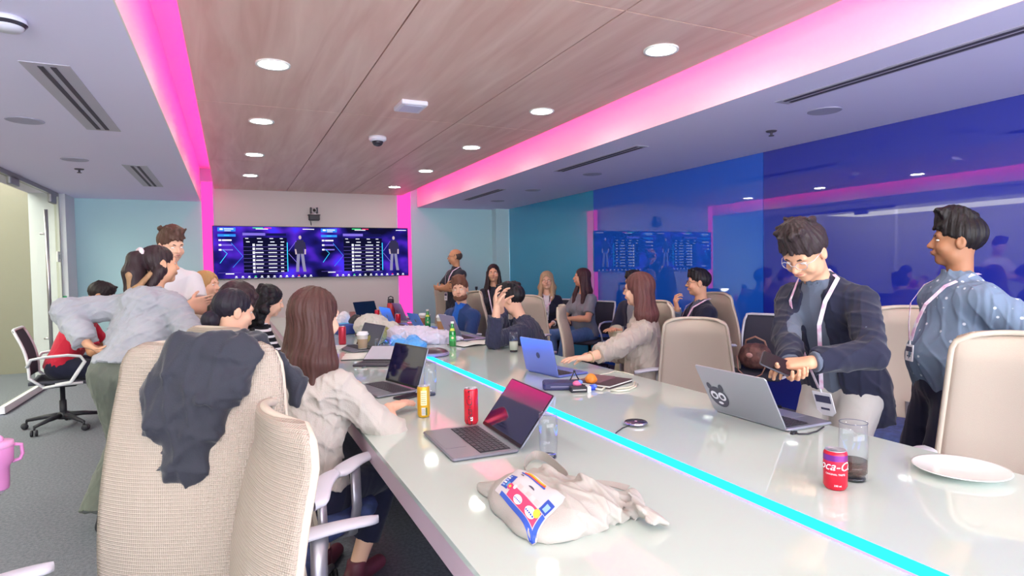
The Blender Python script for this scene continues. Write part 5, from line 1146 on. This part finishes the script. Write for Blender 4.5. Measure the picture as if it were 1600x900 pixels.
# --- suitcase handle and handbag
t = thing('rolling_suitcase', 'black rolling suitcase with raised handle by the back wall', 'suitcase', (3.45, 8.75, 0), 1.2)
b = MB(); b.box((0, 0, .42), (.40, .24, .72), bev=.04); b.build('shell', m_blk, t)
b = MB(); b.tube([(-.1, 0, .76), (-.1, 0, 1.08), (.1, 0, 1.08), (.1, 0, .76)], .012, 8); b.box((0, 0, 1.085), (.16, .04, .04), bev=.01); b.build('handle', m_blk, t)
b = MB(); b.box((0, 0, .86), (.26, .16, .2), bev=.04); b.m = 1; b.box((0, -.085, .86), (.1, .01, .12), bev=.01); b.build('strapped_bag', [m_blk, mat('bag_grey', '6a6c7a', rough=.6)], t)
for sx in (-.15, .15):
    for sy in (-.08, .08): b = MB(); b.lathe([(.0001, -.012), (.03, -.012), (.03, .012), (.0001, .012)], (sx, sy, .03), 16, Matrix.Rotation(math.pi / 2, 3, 'Y')); b.tube([(sx, sy, .04), (sx, sy, .07)], .01, 6); b.build('wheel', m_blk, t)
hc_ = Vector((4.17, 3.92, .47))
t = thing('handbag', 'brown patterned handbag resting on the white-framed chair by the blue wall', 'handbag', tuple(hc_), .4)
b = soft('bag_body', [ell((0, 0, .10), (.09, .15, .11), k=.03, clips=[((0, 0, .004), (0, 0, -1))]), ell((0, 0, .16), (.055, .13, .07), k=.03)], .007, mat('leather_brown', '4c3434', rough=.45, vary=('7a5650', 22)), t, disp=folds(.008, 61, 1.4))
b = MB(); b.tube([(.02, -.10, .17), (.0, -.08, .25), (0, 0, .285), (0, .08, .25), (.02, .10, .17)], .009, 8); b.build('handle', mat('strap_tan', 'a07c6c', rough=.5), t, smooth=True)
b = MB(); b.tube([(-.06, -.10, .18), (-.10, -.14, .08), (-.13, -.10, -.02), (-.14, 0, -.08), (-.13, .10, .0), (-.09, .13, .12)], .006, 6); b.build('shoulder_strap', mat('strap_tan', 'a07c6c', rough=.5), t, smooth=True)
b = MB(); b.sphere((-.09, .02, .13), (.012, .03, .022), 12, 8); b.build('flap_charm', mat('strap_pink', 'c89a90', rough=.5), t, smooth=True)
# ------------------------------------------------------------------ the people in the room
lan = mat('lanyard_white', 'e4e0ee', rough=.6, vary=('d4a0c4', 30))
c_navy = cloth('navy', '33354c'); c_black = cloth('black', '2f2f3b'); c_blz = cloth('blazer', '24263a', b=.15); c_jean = cloth('jeans', '4f6f9f', '5d7fb0'); c_dark = cloth('dark_trouser', '23243a')
c_white = cloth('white', 'dcdae2'); c_khaki = cloth('khaki', 'b8b39c'); c_beige = cloth('beige_shirt', 'b0a59c'); c_cream = cloth('cream_knit', 'b8b0aa', sc=200, b=.5)
c_hood = cloth('grey_hoodie', '9a9ca6', 'a5a7b0'); c_green = cloth('grey_green', '5c605a', '646962'); c_red = cloth('red', 'b8243c'); c_olive = cloth('olive', '4c4a44'); c_greyt = cloth('grey_tee', '83868f'); c_slate = cloth('slate_shirt', '5c6476')
def dots():
    m = mat('cloth_dotted', '6a7a90', rough=.85, spec=.2, bump=(300, .2)); nt = m.node_tree; b = nt.nodes['Principled BSDF']
    tc = nt.nodes.new('ShaderNodeTexCoord'); vo = nt.nodes.new('ShaderNodeTexVoronoi'); vo.inputs['Scale'].default_value = 26; vo.inputs['Randomness'].default_value = .45
    rp = nt.nodes.new('ShaderNodeValToRGB'); rp.color_ramp.elements[0].position = .13; rp.color_ramp.elements[0].color = lin('c9d0dc'); rp.color_ramp.elements[1].position = .19; rp.color_ramp.elements[1].color = lin('71829a')
    nt.links.new(tc.outputs['Object'], vo.inputs['Vector']); nt.links.new(vo.outputs['Distance'], rp.inputs[0]); nt.links.new(rp.outputs[0], b.inputs['Base Color']); return m
def stripes():
    m = mat('cloth_striped', '1e1e26', rough=.85, spec=.2); nt = m.node_tree; b = nt.nodes['Principled BSDF']
    tc = nt.nodes.new('ShaderNodeTexCoord'); wv = nt.nodes.new('ShaderNodeTexWave'); wv.bands_direction = 'Z'; wv.inputs['Scale'].default_value = 7; wv.inputs['Distortion'].default_value = .3
    rp = nt.nodes.new('ShaderNodeValToRGB'); rp.color_ramp.elements[0].position = .72; rp.color_ramp.elements[0].color = lin('1e1e26'); rp.color_ramp.elements[1].position = .78; rp.color_ramp.elements[1].color = lin('d8d8e0')
    nt.links.new(tc.outputs['Object'], wv.inputs['Vector']); nt.links.new(wv.outputs['Fac'], rp.inputs[0]); nt.links.new(rp.outputs[0], b.inputs['Base Color']); return m
W3 = lambda v: (v[0], v[1], v[2])

# woman in the cream sweater, left foreground
person('woman with very long brown hair in a cream sweater, seated at a laptop', S=1.0, pel=(.24, 2.5, .525), yaw=50, lean=6, head=(-18, 6, 0), fem=True, skin='light', res=.0048,
       armR=dict(w=tuple(onz(607, 638, .785)), pole=(.7, -.5, -.6), dir=(.30, 1, .02), n=(.0, .05, -1), curl=.12), armL=dict(w=(.62, 3.25, .80), pole=(-.9, 0, -.6), curl=.4),
       hair=dict(t='long', c='4a2f2c', c2='6a443c', len=.36, x=.004), top=dict(m=c_cream, e=.022, sleeve=1.38, hem=.03, neck=.008, fold=.016, name='sweater'), pants=dict(m=c_dark, len=.72), shoes='6a3040',
       legR=dict(a=(.05, .30, .0)), legL=dict(a=(-.16, .36, 0)))
# woman in the grey hoodie standing
def hoodie_extra(body, O, H, k):
    MB().tube([Vector(H(.0, -.105, .075) - O) + Vector(k['HR'] * math.cos(a) * .026 + k['HZ'] * math.sin(a) * .026) * (1 + .12 * math.sin(3 * a)) for a in [i * math.pi / 8 for i in range(16)]], .014, 8, closed=True).build('scrunchie', mat('scrunchie', 'ecd8e2', rough=.9), body, smooth=True)
    z = V(0, 0, 1)
    soft('blonde_streak', [cap(H(.02, -.15, .05), H(.035, -.19, -.06), .012, .016), cap(H(.035, -.19, -.06), H(.02, -.2, -.16) - z * .08, .016, .006), cap(H(.055, -.08, -.06), H(.06, -.17, -.15), .014, .018), cap(H(.06, -.17, -.15), H(.04, -.2, -.2) - z * .10, .018, .006)], .005, hair_mat('b08c6a', '98785a'), body, origin=O)
person('woman in grey hoodie and green-grey trousers standing, high ponytail with pale scrunchie', S=.96, pel=(-.53, 3.90, .86), yaw=66, lean=30, syaw=-4, side=3, head=(-40, -2, -6), fem=True, skin='mid', sit=False, res=.0052, wide=1.05,
       armL=dict(w=('l', -.22, .0, .16), pole=(-1, .1, .7), dir=(.9, -.2, -.4), n=(1, 0, 0), curl=.6), armR=dict(w=('l', .26, .30, .08), pole=(.6, -.8, -.2), dir=(0, .6, -1), n=(-1, 0, 0), curl=.6),
       hair=dict(t='pony', c='33262a', c2='4a3836', pts=lambda H, Z: [H(0, -.09, .07), H(0, -.135, .045), H(.0, -.155, -.04), H(-.01, -.15, -.15), H(-.02, -.15, -.2) - Z * .10, H(-.03, -.15, -.22) - Z * .2], rs=[.03, .042, .055, .055, .035, .01],
                 add=lambda H, Z: [(H(-.03, -.15, -.05), H(-.10, -.15, -.15) - Z * .04, .035, .02), (H(-.10, -.15, -.15) - Z * .04, H(-.22, -.16, -.16) - Z * .06, .022, .008), (H(.05, -.02, -.04), H(.05, -.1, -.16), .04, .02), (H(-.05, -.03, -.04), H(-.05, -.1, -.14), .04, .02)]),
       top=dict(m=c_hood, e=.036, sleeve=1.92, hem=.02, neck=.02, hood=True, fold=.018, name='hoodie'), pants=dict(m=c_green, e=.035, flare=.05, fold=.010), shoes='2c2c34',
       legR=dict(a=(.1, .02, 0)), legL=dict(a=(-.11, -.06, 0)), extra=hoodie_extra)
# person in red bending forward
person('person in a red t-shirt bent forward on the white-framed mesh chair', S=1.0, pel=(-1.42, 6.72, .58), yaw=5, lean=24, head=(0, 30, 0), skin='tan', res=.007, girth=1.1,
       armR=dict(w=('l', .14, .48, .10), pole=(.6, -.3, -.8)), armL=dict(w=('l', -.1, .5, .12)), hair=dict(t='short', c='2a2224'), top=dict(m=c_red, e=.022, sleeve=.85, hem=-.06, fold=.008, name='t_shirt'), pants=dict(m=c_dark))
# young man with folded arms
p3 = at(262, 380, 4.35)
person('young man with tousled brown hair in a white t-shirt standing with folded arms', S=.95, pel=(p3.x + .0, p3.y + .02, .945), yaw=-68, lean=0, head=(14, 14, 4), skin='light', sit=False, res=.006,
       armR=dict(w=('l', -.07, .20, .24), pole=(1, .1, -.5), dir=(-1, .1, .15), n=(0, -1, 0), curl=.4), armL=dict(w=('l', .09, .24, .21), pole=(-1, .1, -.5), dir=(1, .1, .2), n=(0, -1, 0), curl=.4),
       hair=dict(t='short', c='5a4038', c2='7a5a4c', top=.03, tuft=22), top=dict(m=c_white, e=.018, sleeve=.7, hem=-.1, neck=.01, name='t_shirt'), pants=dict(m=c_khaki))
# blonde woman left of the screen
p4 = at(312, 432, 4.95)
person('woman with a blonde bob in a dark olive shirt, hand raised to her chin', S=1.0, pel=(p4.x - .03, p4.y - .0, .60), yaw=-25, lean=6, head=(-4, -2, -8), fem=True, skin='light', res=.0065,
       armR=dict(w=('l', .02, .22, .44), pole=(.5, .2, -1), dir=(-.1, .1, 1), n=(0, -1, 0), curl=1.2), armL=dict(w=('l', -.02, .34, .2)),
       hair=dict(t='long', c='b98f5e', c2='d8b07c', len=.14, x=.006, front=False), top=dict(m=c_olive, e=.02, sleeve=1.8, collar=.03, name='shirt'), pants=dict(m=c_dark))
# curly
p5 = at(352, 468, 3.95)
person('person with large dark curly hair, back turned, behind the low bun', S=.98, pel=(p5.x, p5.y, .52), yaw=40, lean=8, head=(0, 4, 0), fem=True, skin='mid', res=.0065,
       hair=dict(t='curly', c='3a2a30', c2='5a4048', len=.24, n=95, x=.035), top=dict(m=c_black, e=.018, sleeve=1.9), pants=dict(m=c_dark))
# bun
p6 = at(368, 488, 3.15)
person('person with black hair in a low bun and a white shirt, back turned', S=.97, pel=(p6.x - .07, p6.y - .05, .53), yaw=42, lean=4, head=(-22, 8, 0), fem=True, skin='light', res=.0055,
       hair=dict(t='bun', c='26222e', c2='3c3846', at=(-.03, -.105, -.055)), top=dict(m=c_white, e=.016, sleeve=1.9, collar=.03), pants=dict(m=c_dark))
# striped
p7 = at(400, 476, 4.5)
person('person with long black curly hair in a black and white striped top, seen in profile', S=.98, pel=(p7.x - .08, p7.y + .02, .52), yaw=12, lean=14, head=(0, 12, 0), fem=True, skin='light', res=.006,
       armR=dict(w=('l', .1, .42, .2)), hair=dict(t='curly', c='1f1b22', c2='3a3038', len=.26, n=80, x=.008), top=dict(m=stripes(), e=.018, sleeve=1.5, name='striped_top'), pants=dict(m=c_dark))
# bald man
person('bald man in black polo standing with folded arms by the back wall', S=.965, pel=(3.03, 8.52, .90), yaw=190, lean=-2, head=(-28, 0, 0), skin='tan', sit=False, res=.0068, girth=1.08,
       armR=dict(w=('l', -.08, .21, .24), pole=(1, .1, -.5), dir=(-1, .1, .1), n=(0, -1, 0)), armL=dict(w=('l', .09, .25, .21), pole=(-1, .1, -.5), dir=(1, .1, .1), n=(0, -1, 0)),
       hair=dict(t='bald', c='4a3c38'), beard=dict(c='332a2a', goatee=True), glasses='2a2a30', lanyard=dict(drop=.34), top=dict(m=c_black, e=.02, sleeve=.75, collar=.03, hem=-.12, name='polo_shirt'), pants=dict(m=c_black))
# long haired woman in black
person('woman with long dark hair in black top and jeans by the back wall', S=1.05, pel=(3.40, 7.95, .60), yaw=248, lean=2, head=(-4, 2, 0), fem=True, skin='mid', res=.0068,
       armR=dict(w=('l', .12, .2, .05)), armL=dict(w=('l', -.12, .2, .05)), hair=dict(t='long', c='2c2024', c2='6a4438', len=.42, front=True), lanyard=dict(drop=.42, f=.13), top=dict(m=c_black, e=.018, sleeve=1.9), pants=dict(m=c_jean))
# bearded man
p11 = at(716, 446, 6.75)
person('man with brown quiff and beard in a navy jacket turned towards the viewer', S=1.08, pel=(p11.x + .06, p11.y, .42), yaw=205, lean=3, head=(32, 2, 4), skin='light', res=.006,
       armR=dict(w=('l', .12, .38, .14)), armL=dict(w=('l', -.12, .38, .12)), hair=dict(t='short', c='6a4638', c2='8a604a', top=.022, tuft=14), beard=dict(c='7a5444'),
       top=dict(m=cloth('bluecollar', '2a6ad0'), e=.014, sleeve=1.9, collar=.05, jacket=dict(m=cloth('navy_jacket', '2c4478', b=.2), open=.02, hem=-.1)), pants=dict(m=c_dark))
# man holding forehead
p12 = at(798, 468, 5.0)
person('dark-haired man in a navy sweater leaning on the table with both hands to his forehead', S=1.06, pel=(p12.x + .33, p12.y + .02, .45), yaw=140, lean=24, head=(-8, 10, 0), skin='light', res=.0055, wide=1.05,
       armL=dict(w=tuple(at(776, 482, 4.75)), pole=(-.5, .5, -1), dir=(.25, .15, .9), n=(.3, -.8, -.3), curl=.7), armR=dict(w=tuple(at(782, 478, 5.05)), pole=(.6, .5, -1), dir=(-.3, -.2, .8), n=(-.3, -.8, -.2), curl=.7),
       hair=dict(t='short', c='1e1a20', c2='34303a', top=.02, tuft=16), top=dict(m=c_navy, e=.024, sleeve=1.75, hem=-.06, fold=.017, name='sweater'), pants=dict(m=c_dark))
# blonde with glasses
person('woman with wavy blonde hair and glasses in a black blazer by the teal wall', S=1.0, pel=(3.98, 7.42, .52), yaw=232, lean=2, head=(8, 2, 0), fem=True, skin='light', res=.0068,
       hair=dict(t='long', c='b49878', c2='dcc4a4', len=.20, x=.012, front=True), glasses='8a4038', lanyard=dict(drop=.2, f=.12), top=dict(m=c_white, e=.01, jacket=dict(m=c_blz, open=.03, hem=-.14, name='blazer')), pants=dict(m=c_dark))
# grey shirt
person('woman with long brown hair in grey t-shirt and jeans, hands clasped', S=1.02, pel=(4.18, 6.75, .55), yaw=190, lean=3, head=(-40, -3, 0), fem=True, skin='mid', res=.006, girth=1.08, belly=.75,
       armR=dict(w=('l', .03, .30, .16), pole=(.9, 0, -.7), dir=(-.5, .6, .1)), armL=dict(w=('l', -.02, .30, .18), pole=(-.9, 0, -.7), dir=(.5, .6, .1)),
       hair=dict(t='long', c='442c30', c2='6a4440', len=.34, front=True), top=dict(m=c_greyt, e=.018, sleeve=.75, hem=-.06, neck=.012, name='t_shirt'), pants=dict(m=c_jean), legR=dict(a=(.14, .40, 0)), legL=dict(a=(-.02, .46, 0)))
# crossed legs
person('person in khaki trousers and dark jacket with crossed legs holding a phone, mostly hidden', S=1.0, pel=(3.98, 5.33, .53), yaw=195, lean=6, head=(0, 5, 0), skin='mid', res=.0065,
       armR=dict(w=('l', .06, .36, .2)), armL=dict(w=('l', -.06, .38, .2)), hair=dict(t='short', c='2a2428'), top=dict(m=c_greyt, e=.014, jacket=dict(m=c_blz)), pants=dict(m=c_khaki, e=.022),
       legR=dict(a=(-.22, .46, .26), pole=(.2, .6, 1.0)), legL=dict(a=(-.06, .42, 0)))
# beige shirt
person('woman with long auburn hair in a beige shirt, arm stretched over the table', S=1.0, pel=(2.70, 3.52, .54), yaw=140, lean=4, side=-4, head=(-14, 0, 0), fem=True, skin='light', res=.005, girth=1.12, wide=1.06, belly=.6,
       armL=dict(w=(2.02, 3.28, .805), pole=(-.7, -.5, -.5), dir=(-.3, 1, -.04), n=(0, 0, -1), curl=.25), armR=dict(w=('l', .1, .35, .2)),
       hair=dict(t='long', c='5e3a38', c2='8a5c50', len=.34, x=.006), glasses='5a3038', top=dict(m=c_beige, e=.026, sleeve=1.7, hem=-.1, collar=.03, fold=.017), pants=dict(m=c_khaki, e=.02),
       extra=lambda body, O, H, k: MB().tube([Vector(k['arms']['L'][2] - O) - Vector(unit(k['arms']['L'][2] - k['arms']['L'][1]) * .015) + Vector(rot(np.cross(unit(k['arms']['L'][2] - k['arms']['L'][1]), [0, 0, 1]), k['arms']['L'][2] - k['arms']['L'][1], i * 30) * .032) for i in range(12)], .004, 6, closed=True).build('bracelet', mat('bracelet', 'd8c8a0', rough=.3, metal=.8), body, smooth=True))
# glasses by blue wall
person('seated man in profile with glasses and black jacket before the blue wall', S=1.0, pel=(3.98, 4.36, .54), yaw=160, lean=2, head=(-18, 0, 0), skin='mid', res=.0058,
       armR=dict(w=('l', .02, .24, .44), pole=(.5, .2, -1), dir=(-.1, .2, 1), n=(0, -1, 0), curl=1.3), armL=dict(w=('l', .0, .34, .18)),
       hair=dict(t='short', c='201c22', c2='38323a', top=.012), glasses='3a2c30', lanyard=dict(drop=.26, f=.12), top=dict(m=c_slate, e=.012, collar=.03, jacket=dict(m=c_blz, open=.03)), pants=dict(m=c_dark))
# blazer man
person('young man in a dark blazer and glasses standing bent over a phone', S=.99, pel=(2.60, 1.91, .85), yaw=186, lean=24, head=(0, 38, -3), skin='mid', sit=False, res=.0045, wide=1.02,
       armR=dict(w=tuple(at(1235, 571, 2.47)), pole=(.9, -.5, -.6), dir=(-.75, .6, -.35), n=(-.2, .3, .9), curl=1.0), armL=dict(w=tuple(at(1268, 566, 2.40)), pole=(-.9, -.4, -.5), dir=(.75, .55, -.15), n=(.1, -.3, -.9), curl=.8),
       hair=dict(t='short', c='33282a', c2='54423e', top=.038, tuft=34, x=.006), glasses='c4bcc4', lanyard=dict(drop=.44, f=.12, badge=(.09, .125), m=lan), top=dict(m=c_slate, e=.010, collar=.035, fold=.005, jacket=dict(m=c_blz, open=.045, hem=-.2, fold=.014, name='blazer')),
       pants=dict(m=cloth('stone', 'b0aca8')), legR=dict(a=(.1, .0, 0)), legL=dict(a=(-.1, .0, 0)))
# patterned shirt
person('man in blue-grey dotted short-sleeved shirt standing, hands behind his back', S=.93, pel=(2.94, 1.63, .845), yaw=150, lean=-3, head=(-24, -3, 0), skin='brown', sit=False, res=.0045, wide=1.04, belly=.95, girth=1.1,
       armL=dict(w=('l', -.10, -.20, .08), pole=(-1, -.5, .1), dir=(.9, -.2, -.1), n=(0, -1, 0)), armR=dict(w=('l', .10, -.19, .06), pole=(1, -.5, .1), dir=(-.9, -.2, -.1), n=(0, -1, 0)),
       hair=dict(t='short', c='1b1618', c2='2f2828', top=.034, tuft=26, x=.004), lanyard=dict(drop=.30, f=.14, badge=(.06, .08), m=lan), top=dict(m=dots(), e=.026, sleeve=.85, hem=-.14, collar=.04, fold=.012), pants=dict(m=c_dark))
